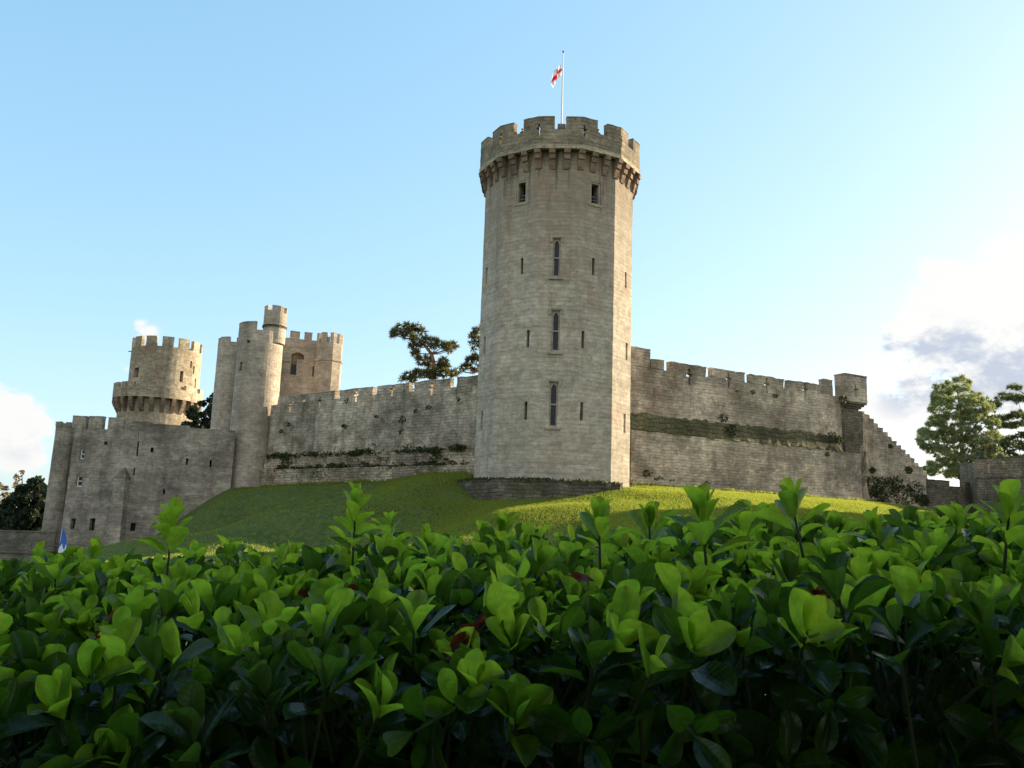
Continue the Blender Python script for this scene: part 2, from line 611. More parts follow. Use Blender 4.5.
_K = _tps(((CPA[:, None, :2] - CPA[None, :, :2]) ** 2).sum(-1)) + np.eye(_n) * 2.0
_Pm = np.c_[np.ones(_n), CPA[:, :2]]
_A = np.block([[_K, _Pm], [_Pm.T, np.zeros((3, 3))]])
_w = np.linalg.solve(_A, np.r_[CPA[:, 2], np.zeros(3)])


def Hn(x, y):
    x = np.asarray(x, float).ravel()
    y = np.asarray(y, float).ravel()
    q = np.c_[x, y]
    out = np.empty(len(q))
    for i in range(0, len(q), 4000):
        c = q[i:i + 4000]
        out[i:i + 4000] = _tps(((c[:, None] - CPA[None, :, :2]) ** 2).sum(-1)) @ _w[:_n] + _w[_n] + c @ _w[_n + 1:]
    d = np.hypot(np.maximum(np.abs(x) - 70, 0), np.maximum(np.abs(y - 70) - 85, 0))
    k = np.clip(1 - d / 60, 0, 1)
    k = k * k * (3 - 2 * k)
    return out * k


def H(x, y):
    return float(Hn([x], [y])[0])


def grass_mat(name, near=False):
    mt, t, b, out = new_mat(name)
    pos = N(t, 'ShaderNodeNewGeometry')

    def nz(s, d=5):
        n = N(t, 'ShaderNodeTexNoise', i_Scale=s, i_Detail=d, i_Roughness=.65)
        t.links.new(pos.outputs['Position'], n.inputs['Vector'])
        return n.outputs['Fac']
    c = mix_(t, maprange(t, nz(.25), .35, .65), (.05, .085, .024), (.085, .12, .03))
    c = mix_(t, maprange(t, nz(2.2, 6), .4, .7), c, (.13, .145, .035))
    c = mix_(t, math_(t, 'MULTIPLY', maprange(t, nz(.9, 8), .58, .7), .5), c, (.10, .085, .04))
    t.links.new(c, b.inputs['Base Color'])
    b.inputs['Roughness'].default_value = .95
    b.inputs['Specular IOR Level'].default_value = .1
    bp = N(t, 'ShaderNodeBump', i_Strength=1.0, i_Distance=.12)
    t.links.new(nz(5, 6), bp.inputs['Height'])
    t.links.new(bp.outputs[0], b.inputs['Normal'])
    return mt


M['grass'] = grass_mat('lawn_grass')


def axis(lo, hi, step, far):
    a = list(np.arange(lo, hi + step / 2, step))
    x, s = hi, step
    while x < far:
        s *= 1.35
        x += s
        a.append(x)
    x, s = lo, step
    while x > -far:
        s *= 1.35
        x -= s
        a.insert(0, x)
    return np.array(a)


gx, gy = axis(-70, 70, 1.0, 4000), axis(-12, 135, 1.0, 4000)
GX, GY = np.meshgrid(gx, gy)
GZ = Hn(GX, GY).reshape(GX.shape)
nx, ny = len(gx), len(gy)
idx = np.arange(nx * ny).reshape(ny, nx)
faces = np.stack([idx[:-1, :-1], idx[:-1, 1:], idx[1:, 1:], idx[1:, :-1]], -1).reshape(-1, 4)
me = bpy.data.meshes.new('ground')
me.from_pydata(np.c_[GX.ravel(), GY.ravel(), GZ.ravel()].tolist(), [], faces.tolist())
me.polygons.foreach_set('use_smooth', [True] * len(me.polygons))
me.materials.append(M['grass'])
ground = bpy.data.objects.new('ground', me)
COL.objects.link(ground)
ground['kind'] = 'structure'


# ------------------------------------------------------------------ leaf-card and blade meshes (numpy)
def mesh_np(name, V, Fq, mat, parent=None, uv=None, smooth=False):
    me = bpy.data.meshes.new(name)
    nv, nf, k = len(V), len(Fq), Fq.shape[1]
    me.vertices.add(nv)
    me.vertices.foreach_set('co', V.astype(np.float32).ravel())
    me.loops.add(nf * k)
    me.loops.foreach_set('vertex_index', Fq.astype(np.int32).ravel())
    me.polygons.add(nf)
    me.polygons.foreach_set('loop_start', np.arange(0, nf * k, k, dtype=np.int32))
    me.polygons.foreach_set('loop_total', np.full(nf, k, dtype=np.int32))
    if smooth:
        me.polygons.foreach_set('use_smooth', np.ones(nf, dtype=bool))
    if uv is not None:
        ul = me.uv_layers.new(name='UVMap')
        ul.data.foreach_set('uv', uv[Fq.ravel()].astype(np.float32).ravel())
    me.update(calc_edges=True)
    me.materials.append(mat)
    o = bpy.data.objects.new(name, me)
    COL.objects.link(o)
    if parent is not None:
        attach(o, parent)
    return o


def unit(v):
    return v / np.maximum(np.linalg.norm(v, axis=-1, keepdims=True), 1e-9)


def rand_dirs(n):
    return unit(RNG.normal(size=(n, 3)))


def cards(points, size, elong=1.5, up=0.0):
    """small diamond-shaped leaf cards, folded along the middle (two triangles each)"""
    n = len(points)
    d = rand_dirs(n)
    d[:, 2] += up
    d = unit(d)
    w = unit(np.cross(d, rand_dirs(n)))
    nn = np.cross(d, w)
    s = size * RNG.uniform(.6, 1.4, (n, 1))
    a = points - d * s * elong * .5
    b = points + w * s * .5 + nn * s * .12
    c = points + d * s * elong * .5
    e = points - w * s * .5 + nn * s * .12
    V = np.stack([a, b, c, e], 1).reshape(-1, 3)
    i = np.arange(n)[:, None] * 4
    F = np.concatenate([i + np.array([[0, 1, 2]]), i + np.array([[0, 2, 3]])], 1).reshape(-1, 3)
    return V, F


def spikes(points, axis_dir, length, k=7, width=.11, spread=.8):
    """needle tufts: k narrow triangles fanning from each point"""
    n = len(points)
    p = np.repeat(points, k, 0)
    d = unit(np.repeat(axis_dir, k, 0) + RNG.normal(size=(n * k, 3)) * spread)
    w = unit(np.cross(d, rand_dirs(n * k)))
    L = length * RNG.uniform(.6, 1.3, (n * k, 1))
    V = np.stack([p - w * L * width, p + w * L * width, p + d * L], 1).reshape(-1, 3)
    F = np.arange(n * k * 3).reshape(-1, 3)
    return V, F


def foliage_mat(name, c1, c2, trans=.3, tcol=None, rough=.6):
    mt, t, b, out = new_mat(name)
    g = N(t, 'ShaderNodeNewGeometry')
    col = mix_(t, g.outputs['Random Per Island'], c1, c2)
    t.links.new(col, b.inputs['Base Color'])
    b.inputs['Roughness'].default_value = rough
    b.inputs['Specular IOR Level'].default_value = .25
    tr = N(t, 'ShaderNodeBsdfTranslucent')
    t.links.new(mix_(t, 1.0, col, tcol or (1.3, 1.3, .8), 'MULTIPLY'), tr.inputs['Color'])
    ms = N(t, 'ShaderNodeMixShader')
    ms.inputs[0].default_value = trans
    t.links.new(b.outputs[0], ms.inputs[1])
    t.links.new(tr.outputs[0], ms.inputs[2])
    t.links.new(ms.outputs[0], out.inputs[0])
    return mt


M['bark'] = plain('bark', (.13, .085, .055), .9, var=.4)
M['pinebark'] = plain('pine_bark', (.25, .13, .075), .9, var=.4)
M['pine'] = foliage_mat('pine_needles', (.07, .10, .04), (.19, .16, .07), .4)
M['cedar'] = foliage_mat('cedar_needles', (.20, .24, .13), (.36, .38, .22), .5)
M['darkcedar'] = foliage_mat('dark_cedar_needles', (.09, .12, .06), (.18, .20, .10), .45)
M['silver'] = foliage_mat('silvery_leaves', (.11, .14, .085), (.20, .22, .13))
M['evergreen'] = foliage_mat('evergreen_leaves', (.02, .036, .022), (.05, .065, .035))
M['autumn'] = foliage_mat('autumn_leaves', (.17, .11, .05), (.28, .20, .10))
M['ivy'] = foliage_mat('ivy_leaves', (.03, .045, .016), (.08, .095, .035), .25)
M['blade'] = foliage_mat('grass_blades', (.21, .26, .05), (.32, .35, .065), .62)


def tree(name, label, base, trunk, clumps, mat, bark, style='cards', size=.3, dens=60, r0=.35, group=None, squash=.7, nlimb=14, rk=1.0):
    """trunk: list of points; clumps: (x,y,z,r)"""
    root = thing(name, label, 'tree', base, group)
    tb = MB()
    pts = [Vector(p) for p in trunk]
    n = len(pts)
    tb.tube(pts, [r0 * (1 - .75 * i / (n - 1)) for i in range(n)], 8)
    tb.build('trunk', bark, root, True)
    lb = MB()
    cl_ = sorted(clumps, key=lambda c: -c[3])
    step = max(1, len(cl_) // nlimb)
    for c in cl_[::step]:
        cv = Vector(c[:3])
        cand = [p for p in pts if p.z < cv.z + .3] or [pts[0]]
        s = min(cand, key=lambda p: (p - cv).length)
        mid = s.lerp(cv, .5) + Vector((random.uniform(-.2, .2), random.uniform(-.2, .2), -.12 * (cv - s).length + random.uniform(0, .2)))
        ln = (cv - s).length
        lb.tube([s, mid, cv], [min(r0 * .4, .03 + ln * .03), min(r0 * .28, .02 + ln * .02), .02], 5)
    lb.build('limbs', bark, root, True)
    P, A = [], []
    for (x, y, z, r) in clumps:
        r *= rk
        k = max(8, int(dens * (r ** 1.7) * random.uniform(.6, 1.3)))
        d = rand_dirs(k)
        rad = r * RNG.uniform(.25, 1.0, (k, 1)) ** .5
        q = d * rad
        q[:, 2] *= squash
        P.append(np.array([[x, y, z]]) + q)
        A.append(unit(d + np.array([[0, 0, .5]])))
    P, A = np.concatenate(P), np.concatenate(A)
    if style == 'needles':
        V, F = spikes(P, A, size)
    else:
        V, F = cards(P, size)
    mesh_np('crown', V, F, mat, root)
    return root


def pclumps(lst, Y, spread, rpx=None):
    out = []
    for it in lst:
        px, py = it[0], it[1]
        r = (it[2] if len(it) > 2 else rpx)
        yy = Y + random.uniform(-spread, spread)
        p = at(px, py, yy)
        out.append((p.x, p.y, p.z, r * Y / FPX))
    return out


def in_poly(px, py, poly):
    c = False
    j = len(poly) - 1
    for i in range(len(poly)):
        a, b = poly[i], poly[j]
        if (a[1] > py) != (b[1] > py) and px < (b[0] - a[0]) * (py - a[1]) / (b[1] - a[1]) + a[0]:
            c = not c
        j = i
    return c


def poly_clumps(poly, n, rlo, rhi, Y, spread):
    xs, ys = [p[0] for p in poly], [p[1] for p in poly]
    out = []
    while len(out) < n:
        px, py = random.uniform(min(xs), max(xs)), random.uniform(min(ys), max(ys))
        if in_poly(px, py, poly):
            out.append((px, py, random.uniform(rlo, rhi)))
    return pclumps(out, Y, spread)


# ------------------------------------------------------------------ masonry builders
def rect_holes(hs):
    def f(u, v):
        for a, b, c, d in hs:
            if a < u < b and c < v < d:
                return True
        return False
    return f


def breaks(hs, k):
    return [x for h in hs for x in ((h[0], h[1]) if k == 0 else (h[2], h[3]))]


def cross_holes(u, z, w=.2, h=1.15, arm=.62):
    return [(u - w / 2, u + w / 2, z - h / 2, z + h / 2), (u - arm / 2, u + arm / 2, z + .02, z + .02 + w)]


def ring_part(dr, name, mat, parent, z0, z1, D, holes=(), amp=.03, step=.9, vstep=1.2, Rf=None, u0=None, u1=None, extra_v=()):
    mb = MB(amp)
    P = dr.P if Rf is None else (lambda u, z, d=0: dr.P(u, z, d, Rf(z)))
    if u0 is None:
        u0, u1 = -dr.per / 2, dr.per / 2
    ub = [u0, u1] + breaks(holes, 0)
    if dr.n:
        ub += [x for k in range(-dr.n, dr.n + 1) for x in [(k + .5) * dr.fw] if u0 < x < u1]
    hf = rect_holes(holes)
    mb.slab(P, sub(ub, step), sub([z0, z1] + [x for x in breaks(holes, 1) if z0 < x < z1] + list(extra_v), vstep), lambda u, v: not hf(u, v), D)
    return mb.build(name, mat, parent)


def merlons(dr, parent, mat, spans, z0, D, holes=(), amp=.04, coping=.12, Rf=None):
    """spans: (u0,u1,ztop); each merlon its own mesh with a slightly proud coping"""
    out = []
    P = dr.P if Rf is None else (lambda u, z, d=0: dr.P(u, z, d, Rf(z)))
    for (a, b, zt) in spans:
        mb = MB(amp)
        hs = [h for h in holes if h[0] > a and h[1] < b]
        hf = rect_holes(hs)
        ub = [a, b] + breaks(hs, 0)
        if getattr(dr, 'n', 0) and isinstance(dr, Drum):
            ub += [x for k in range(-2 * dr.n, 2 * dr.n + 1) for x in [(k + .5) * dr.fw] if a < x < b]
        zc = zt - coping
        us = sub(ub, .55)
        mb.slab(P, us, sub([z0, zc] + [x for x in breaks(hs, 1) if z0 < x < zc], .5), lambda u, v: not hf(u, v), D)
        pr = .02
        Pc = lambda u, z, d=0: P(u, z, d - pr)
        us2 = [a - pr] + us[1:-1] + [b + pr]
        mb.slab(Pc, us2, [zc + .002, zt], lambda u, v: True, D + 2 * pr)
        out.append(mb.build('merlon', mat, parent))
    return out


def deck(dr, name, mat, parent, z, r, n=48):
    mb = MB()
    k = dr.n or n
    st = 2 * math.pi / k
    pts = [dr.dirv(dr.rot + (i - .5) * st, r) for i in range(k)]
    mb.prism([(p.x, p.y) for p in pts], z - .3, [(p.x, p.y) for p in pts], z)
    return mb.build(name, mat, parent)


def pane(fr, name, mat, parent, u0, u1, z0, z1, d, th=.06):
    mb = MB()
    P = fr.P
    mb.hexa([P(u0, z0, d), P(u1, z0, d), P(u1, z0, d + th), P(u0, z0, d + th), P(u0, z1, d), P(u1, z1, d), P(u1, z1, d + th), P(u0, z1, d + th)])
    return mb.build(name, mat, parent)


def lancet(fr, parent, u0, u1, z0, z1, mat_stone):
    """stone surround with pointed heads and a transom in a rectangular opening; leaded glass behind"""
    w = MB()
    th, d0 = .22, .16
    fw = .12
    P = fr.P

    def bx(a, b, c, e, da=d0, db=d0 + th):
        w.hexa([P(a, c, da), P(b, c, da), P(b, c, db), P(a, c, db), P(a, e, da), P(b, e, da), P(b, e, db), P(a, e, db)])
    bx(u0, u0 + fw, z0, z1)
    bx(u1 - fw, u1, z0, z1)
    bx(u0 + fw, u1 - fw, z0, z0 + fw)
    mid = z0 + (z1 - z0) * .50
    bx(u0 + fw, u1 - fw, mid - .06, mid + .06)
    # pointed head: spandrels left and right
    a, b = u0 + fw, u1 - fw
    hw = (b - a) / 2
    zs = z1 - .12 - 1.9 * hw
    n = 6
    for sgn in (0, 1):
        for i in range(n):
            t0, t1 = i / n, (i + 1) / n
            e0, e1 = hw * t0 ** 1.8, hw * t1 ** 1.8          # closing towards the apex
            y0, y1 = zs + 1.9 * hw * t0, zs + 1.9 * hw * t1
            if sgn == 0:
                q = [(a, y0), (a + e0 + .001, y0), (a + e1 + .001, y1), (a, y1)]
            else:
                q = [(b - e0 - .001, y0), (b, y0), (b, y1), (b - e1 - .001, y1)]
            w.hexa([P(q[0][0], q[0][1], d0), P(q[1][0], q[1][1], d0), P(q[1][0], q[1][1], d0 + th), P(q[0][0], q[0][1], d0 + th),
                    P(q[3][0], q[3][1], d0), P(q[2][0], q[2][1], d0), P(q[2][0], q[2][1], d0 + th), P(q[3][0], q[3][1], d0 + th)])
    bx(a, b, z1 - .12, z1)
    win = w.build('window', mat_stone, parent)
    s = MB()
    s.hexa([P(u0 - .25, z0 - .26, -.14), P(u1 + .25, z0 - .26, -.14), P(u1 + .25, z0 - .26, .2), P(u0 - .25, z0 - .26, .2),
            P(u0 - .25, z0 - .1, -.14), P(u1 + .25, z0 - .1, -.14), P(u1 + .25, z0 - .02, .2), P(u0 - .25, z0 - .02, .2)])
    s.build('sill', mat_stone, win)
    # square hood mould
    h = MB()
    for q in ((u0 - .22, u1 + .22, z1 + .06, z1 + .22), (u0 - .22, u0 - .08, z1 - .35, z1 + .058), (u1 + .08, u1 + .22, z1 - .35, z1 + .058)):
        h.hexa([P(q[0], q[2], -.1), P(q[1], q[2], -.1), P(q[1], q[2], .05), P(q[0], q[2], .05), P(q[0], q[3], -.1), P(q[1], q[3], -.1), P(q[1], q[3], .05), P(q[0], q[3], .05)])
    h.build('hood_mould', mat_stone, win)
    pane(fr, 'glass', M['glass'], win, u0 + fw * .5, u1 - fw * .5, z0 + fw * .5, z1 - .06, d0 + th * .5)
    return win


# ================================================================== the tall polygonal tower
GR = Drum((GC.x, GC.y), 6.82, 12, R(-3))
GP = Drum((GC.x, GC.y), 7.42, 12, R(-3))
guy = thing('polygonal_tower', 'tall twelve-sided stone tower with a corbelled parapet, standing alone nearest the viewer', 'tower', (GC.x, GC.y, 5.5))


def pxrect(fr, x0, x1, y0, y1):
    a = fr.hit(x0, (y0 + y1) / 2)
    b = fr.hit(x1, (y0 + y1) / 2)
    t = fr.hit((x0 + x1) / 2, y0)
    c = fr.hit((x0 + x1) / 2, y1)
    return (a[0], b[0], c[1], t[1])


sq = [pxrect(GR, 516.5, 526.5, 181, 203), pxrect(GR, 590.5, 600.5, 182.5, 204.5)]
lan = [pxrect(GR, 552.8, 560.4, 238.5, 276.5), pxrect(GR, 551.6, 559.8, 310.5, 351), pxrect(GR, 549.2, 557.6, 382, 426.5)]
slit = [pxrect(GR, 520.6, 523.2, 258, 274), pxrect(GR, 592, 594.6, 258, 275.5), pxrect(GR, 526.6, 529.4, 330, 347.5), pxrect(GR, 581.6, 584.4, 331, 348.5),
        pxrect(GR, 524.4, 527.2, 401.5, 420), pxrect(GR, 580.2, 583.2, 402, 420.5), pxrect(GR, 485.6, 487.4, 268, 284), pxrect(GR, 483.6, 485.4, 337, 354), pxrect(GR, 481, 482.8, 411, 430),
        pxrect(GR, 624.8, 626.6, 272, 288), pxrect(GR, 625.6, 627.6, 343, 360), pxrect(GR, 623.6, 625.6, 414, 433)]
slit = [(min(h[0], h[1]), max(h[0], h[1]), h[2], h[3]) for h in slit]
slit = [((h[0] + h[1]) / 2 - max(h[1] - h[0], .26) / 2, (h[0] + h[1]) / 2 + max(h[1] - h[0], .26) / 2, h[2], h[3]) for h in slit]
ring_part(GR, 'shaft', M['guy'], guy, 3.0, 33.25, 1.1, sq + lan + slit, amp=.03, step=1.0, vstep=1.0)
for h in lan:
    lancet(GR, guy, *h, M['dressed'])
for h in sq:
    w = MB()
    P = GR.P
    um = (h[0] + h[1]) / 2
    fwid = .13
    for q in ((h[0], h[0] + fwid, h[2], h[3]), (h[1] - fwid, h[1], h[2], h[3]), (h[0] + fwid, h[1] - fwid, h[3] - fwid, h[3]), (h[0] + fwid, h[1] - fwid, h[2], h[2] + .1)):
        w.hexa([P(q[0], q[2], .06), P(q[1], q[2], .06), P(q[1], q[2], .4), P(q[0], q[2], .4), P(q[0], q[3], .06), P(q[1], q[3], .06), P(q[1], q[3], .4), P(q[0], q[3], .4)])
    win = w.build('window', M['dressed'], guy)
    g = MB()
    for zz in (h[2] + .42, h[2] + .72):
        g.hexa([P(h[0] + .1, zz, .3), P(h[1] - .1, zz, .3), P(h[1] - .1, zz, .36), P(h[0] + .1, zz, .36), P(h[0] + .1, zz + .07, .3), P(h[1] - .1, zz + .07, .3), P(h[1] - .1, zz + .07, .36), P(h[0] + .1, zz + .07, .36)])
    g.build('rail', M['iron'], win)
    s = MB()
    s.hexa([P(h[0] - .15, h[2] - .2, -.07), P(h[1] + .15, h[2] - .2, -.07), P(h[1] + .15, h[2] - .2, .2), P(h[0] - .15, h[2] - .2, .2),
            P(h[0] - .15, h[2] - .02, -.07), P(h[1] + .15, h[2] - .02, -.07), P(h[1] + .15, h[2] - .01, .2), P(h[0] - .15, h[2] - .01, .2)])
    s.build('sill', M['dressed'], win)
# parapet: ledge, wall, merlons centred on the corners
emb_bot, top = 34.85, 36.0
ring_part(GP, 'ledge', M['string'], guy, 33.12, 33.5, .42, amp=.03, step=1.0, Rf=lambda z: 7.48)
ph = []
for k in range(12):
    uc = (k - 6 + .5) * GP.fw
    uc = (uc + GP.per / 2) % GP.per - GP.per / 2
    ph += cross_holes(uc + .12, 34.75, .17, 1.0, .42)
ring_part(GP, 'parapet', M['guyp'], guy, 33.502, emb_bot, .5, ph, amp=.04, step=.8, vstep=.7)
sp = []
for k in range(12):
    uc = (k - 6 + .5) * GP.fw
    e = GP.fw * .13
    sp.append((uc - GP.fw / 2 + e, uc + GP.fw / 2 - e, top))
ph2 = ph + [(a + GP.per, b + GP.per, c, d) for a, b, c, d in ph] + [(a - GP.per, b - GP.per, c, d) for a, b, c, d in ph]
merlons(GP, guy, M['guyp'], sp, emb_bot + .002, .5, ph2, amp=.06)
deck(GR, 'roof_deck', M['deck'], guy, 33.9, 6.92)
for k in range(36):
    uc = (k / 3 + .5) * GR.fw - GR.per / 2
    ph_ = GR.rot + (k / 3 - 6 + .5) * 2 * math.pi / 12
    c0 = GR.P(uc, 0, 0)
    o = Vector((math.sin(ph_), -math.cos(ph_), 0))
    t = Vector((math.cos(ph_), math.sin(ph_), 0))
    mb = MB(.03)
    w = .26
    prof = [(33.115, .0, .68), (32.75, .0, .62), (32.72, 0, .48), (32.3, 0, .42), (32.27, 0, .28), (31.5, 0, .08)]
    for (za, _, ea), (zb, _, eb) in zip(prof, prof[1:]):
        pts = []
        for z, e in ((zb, eb), (za, ea)):
            for sx, ee in ((-w, e), (w, e), (w, -.15), (-w, -.15)):
                q = c0 + t * sx + o * ee
                pts.append(Vector((q.x, q.y, z)))
        mb.hexa(pts)
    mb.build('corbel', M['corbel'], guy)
# plinth on the downhill side
PL = Drum((GC.x - .2, GC.y), 8.2, 12, R(-3))
pb = MB(.14)
us = sub([-PL.fw * 3.6, PL.fw * 1.6] + [(k + .5) * PL.fw for k in range(-4, 2)], .7)
PP = lambda u, z, d=0: PL.P(u, z, d, 8.2 - (z - 4.5) * .10)
pb.slab(PP, us, sub([2.0, 5.35], .4), lambda u, v: True, 2.6)
pb.build('plinth', M['plinth'], guy)

# flagpole and flag on its roof
FY = GC.y - 5.9
fp = at(561.5, 121, FY)
pole = thing('flagpole', 'thin white flagpole rising from the roof of the tall twelve-sided tower', 'flagpole', (fp.x, fp.y, 33.9))
ptop = at(562.8, 53, FY)
mb = MB()
mb.tube([(fp.x, fp.y, 33.9), (fp.x, fp.y, (33.9 + ptop.z) / 2), (fp.x, fp.y, ptop.z)], [.085, .07, .045], 10)
mb.build('pole', M['white'], pole, True)
mb = MB()
mb.tube([(fp.x, fp.y, ptop.z + .002), (fp.x, fp.y, ptop.z + .12), (fp.x, fp.y, ptop.z + .22)], [.04, .11, .03], 10)
mb.build('finial', M['iron'], pole, True)
mb = MB()
mb.hexa([Vector((fp.x + x, fp.y + y, z)) for z in (35.45, 35.85) for x, y in ((-.32, -.2), (.36, -.2), (.36, .2), (-.32, .2))])
mb.build('winch_box', M['iron'], pole)


def flag_mat():
    mt, t, b, out = new_mat('flag_cloth')
    u = N(t, 'ShaderNodeUVMap')
    s = N(t, 'ShaderNodeSeparateXYZ')
    t.links.new(u.outputs[0], s.inputs[0])
    a = math_(t, 'LESS_THAN', math_(t, 'ABSOLUTE', math_(t, 'SUBTRACT', s.outputs[0], .5)), .09)
    c = math_(t, 'LESS_THAN', math_(t, 'ABSOLUTE', math_(t, 'SUBTRACT', s.outputs[1], .5)), .13)
    m_ = math_(t, 'MAXIMUM', a, c)
    t.links.new(mix_(t, m_, (.8, .78, .78), (.55, .02, .04)), b.inputs['Base Color'])
    tr = N(t, 'ShaderNodeBsdfTranslucent')
    t.links.new(mix_(t, m_, (.8, .78, .78), (.6, .03, .05)), tr.inputs['Color'])
    ms = N(t, 'ShaderNodeMixShader')
    ms.inputs[0].default_value = .4
    t.links.new(b.outputs[0], ms.inputs[1])
    t.links.new(tr.outputs[0], ms.inputs[2])
    t.links.new(ms.outputs[0], out.inputs[0])
    return mt


M['flag'] = flag_mat()
hz1, hz0 = at(563, 64, FY).z, at(563, 75, FY).z
nu, nvv = 28, 12
V, UV = [], []
for j in range(nvv + 1):
    for i in range(nu + 1):
        a, b_ = i / nu, j / nvv
        x = -(.08 + .8 * a ** .9)
        z = hz0 + (hz1 - hz0) * b_ - 1.05 * a ** 1.25 - .25 * a * (1 - b_)
        y = .16 * math.sin(a * 12 + b_ * 2.5) * (.15 + a)
        x += .10 * math.sin(a * 9 + b_ * 4) * a
        V.append((fp.x + x, fp.y + y, z))
        UV.append((a, b_))
idx = np.arange((nu + 1) * (nvv + 1)).reshape(nvv + 1, nu + 1)
Fq = np.stack([idx[:-1, :-1], idx[:-1, 1:], idx[1:, 1:], idx[1:, :-1]], -1).reshape(-1, 4)
fl = mesh_np('flag', np.array(V), Fq, M['flag'], None, np.array(UV), True)
tag(fl, 'white flag with a red cross drooping from the pole on the tall tower', 'flag')


# people on the roof of the tower, seen through the embrasures
def person(loc, label, coat, face_deg, arm):
    me = bpy.data.meshes.new('person')
    J = {'pel': (0, 0, .95, .15), 'che': (0, 0, 1.32, .17), 'nk': (0, 0, 1.5, .06), 'hd': (0, -.02, 1.6, .085), 'ht': (0, -.02, 1.72, .075),
         'sl': (-.19, 0, 1.42, .07), 'el': (-.26, -.05, 1.16, .05), 'wl': (-.2, -.28, 1.1 + arm, .035), 'fl': (-.17, -.36, 1.1 + arm, .025),
         'sr': (.19, 0, 1.42, .07), 'er': (.26, -.05, 1.16, .05), 'wr': (.2, -.26, 1.1, .035), 'fr': (.17, -.34, 1.1, .025),
         'kl': (-.11, -.02, .5, .075), 'al': (-.11, 0, .08, .05), 'tl': (-.12, -.16, .04, .04), 'kr': (.11, -.02, .5, .075), 'ar': (.11, 0, .08, .05), 'tr': (.12, -.16, .04, .04)}
    ks = list(J)
    E = [('pel', 'che'), ('che', 'nk'), ('nk', 'hd'), ('hd', 'ht'), ('che', 'sl'), ('sl', 'el'), ('el', 'wl'), ('wl', 'fl'), ('che', 'sr'), ('sr', 'er'), ('er', 'wr'), ('wr', 'fr'),
         ('pel', 'kl'), ('kl', 'al'), ('al', 'tl'), ('pel', 'kr'), ('kr', 'ar'), ('ar', 'tr')]
    me.from_pydata([J[k][:3] for k in ks], [(ks.index(a), ks.index(b)) for a, b in E], [])
    o = bpy.data.objects.new('person', me)
    COL.objects.link(o)
    md = o.modifiers.new('skin', 'SKIN')
    for i, k in enumerate(ks):
        me.skin_vertices[0].data[i].radius = (J[k][3], J[k][3])
    me.skin_vertices[0].data[0].use_root = True
    sb = o.modifiers.new('sub', 'SUBSURF')
    sb.levels = sb.render_levels = 2
    dg = bpy.context.evaluated_depsgraph_get()
    me2 = bpy.data.meshes.new_from_object(o.evaluated_get(dg))
    o.modifiers.clear()
    o.data = me2
    me2.materials.clear()
    for mm in (coat, M['skin'], M['trousers']):
        me2.materials.append(mm)
    for p in me2.polygons:
        p.use_smooth = True
        z = p.center.z
        hand = p.center.y < -.24 and z > .8
        p.material_index = 1 if (z > 1.5 or hand) else (2 if z < .93 else 0)
    root = o
    root.location = loc
    root.rotation_euler = (0, 0, R(face_deg))
    hb = MB()
    for i in range(7):
        a0, a1 = -.1 + i * .1, 0
    rings = []
    hbv = []
    for j in range(5):
        th = j / 4 * 1.65
        hbv.append([Vector((.105 * math.sin(th) * math.cos(k * math.pi / 6), -.005 + .115 * math.sin(th) * math.sin(k * math.pi / 6), 1.66 + .12 * math.cos(th))) for k in range(12)])
    for a, b in zip(hbv, hbv[1:]):
        for k in range(12):
            hb.face([a[k], a[(k + 1) % 12], b[(k + 1) % 12], b[k]]) if a is not hbv[0] else hb.face([a[0], b[k], b[(k + 1) % 12]])
    h = hb.build('hair', M['hair'], None, True)
    h.parent = root
    return tag(root, label, 'person', 'people on the tower roof')


M['skin'] = plain('skin', (.5, .3, .22), .6, var=.05)
M['trousers'] = plain('dark_trousers', (.03, .035, .05), .8)
M['hair'] = plain('dark_hair', (.03, .02, .015), .6)
p1 = GP.P(-1 * GP.fw - .1, 33.9, .76)
person((p1.x, p1.y, 33.9), 'person in a dark coat standing in the left embrasure of the tall tower roof', plain('dark_coat', (.03, .03, .05), .8), -30, 0)
p2 = GP.P(GP.fw + .05, 33.9, .76)
person((p2.x, p2.y, 33.9), 'person in a blue jacket standing in the right embrasure of the tall tower roof', plain('blue_jacket', (.10, .22, .5), .7), 35, .15)

# ================================================================== right curtain wall
rw = thing('curtain_wall', 'long crenellated stone wall with a mossy band, running from the tall tower to the right', 'wall', (11, 77, 5.5))
ez = 16.55


def span(fr, x0, x1, y, zt):
    return (fr.hit(x0, y)[0], fr.hit(x1, y)[0], zt)


rsp = [(-.8, RW.hit(650.5, 348)[0], 18.35), (RW.hit(650.7, 355)[0] + .06, RW.hit(664, 360)[0], 17.5), span(RW, 670, 706, 364, 17.53), span(RW, 711.5, 745, 370, 17.53),
       span(RW, 750.5, 783.5, 376, 17.5), span(RW, 788.5, 819.5, 382, 17.5), span(RW, 823, 832.5, 379, 18.2)]
rh_ = []
for (px, py) in ((689.5, 377), (728.5, 380), (767, 386), (805, 391)):
    u, z = RW.hit(px, py)
    rh_ += cross_holes(u, z, .24, 1.5, .75)
hf = rect_holes(rh_)


def wall_part(fr, name, mat, parent, u0, u1, z0, z1, d0, D, holes=(), amp=.05, step=.9, vstep=.8, off=None, top_off=None):
    mb = MB(amp)
    hff = rect_holes(holes)
    P = (lambda u, z, d=0: fr.P(u, z, d + d0)) if off is None else (lambda u, z, d=0: fr.P(u, z, d + d0 + (off(z) if d == 0 else 0)))
    mb.slab(P, sub([u0, u1] + [x for x in breaks(holes, 0) if u0 < x < u1], step), sub([z0, z1] + [x for x in breaks(holes, 1) if z0 < x < z1], vstep), lambda u, v: not hff(u, v), D)
    return mb.build(name, mat, parent)


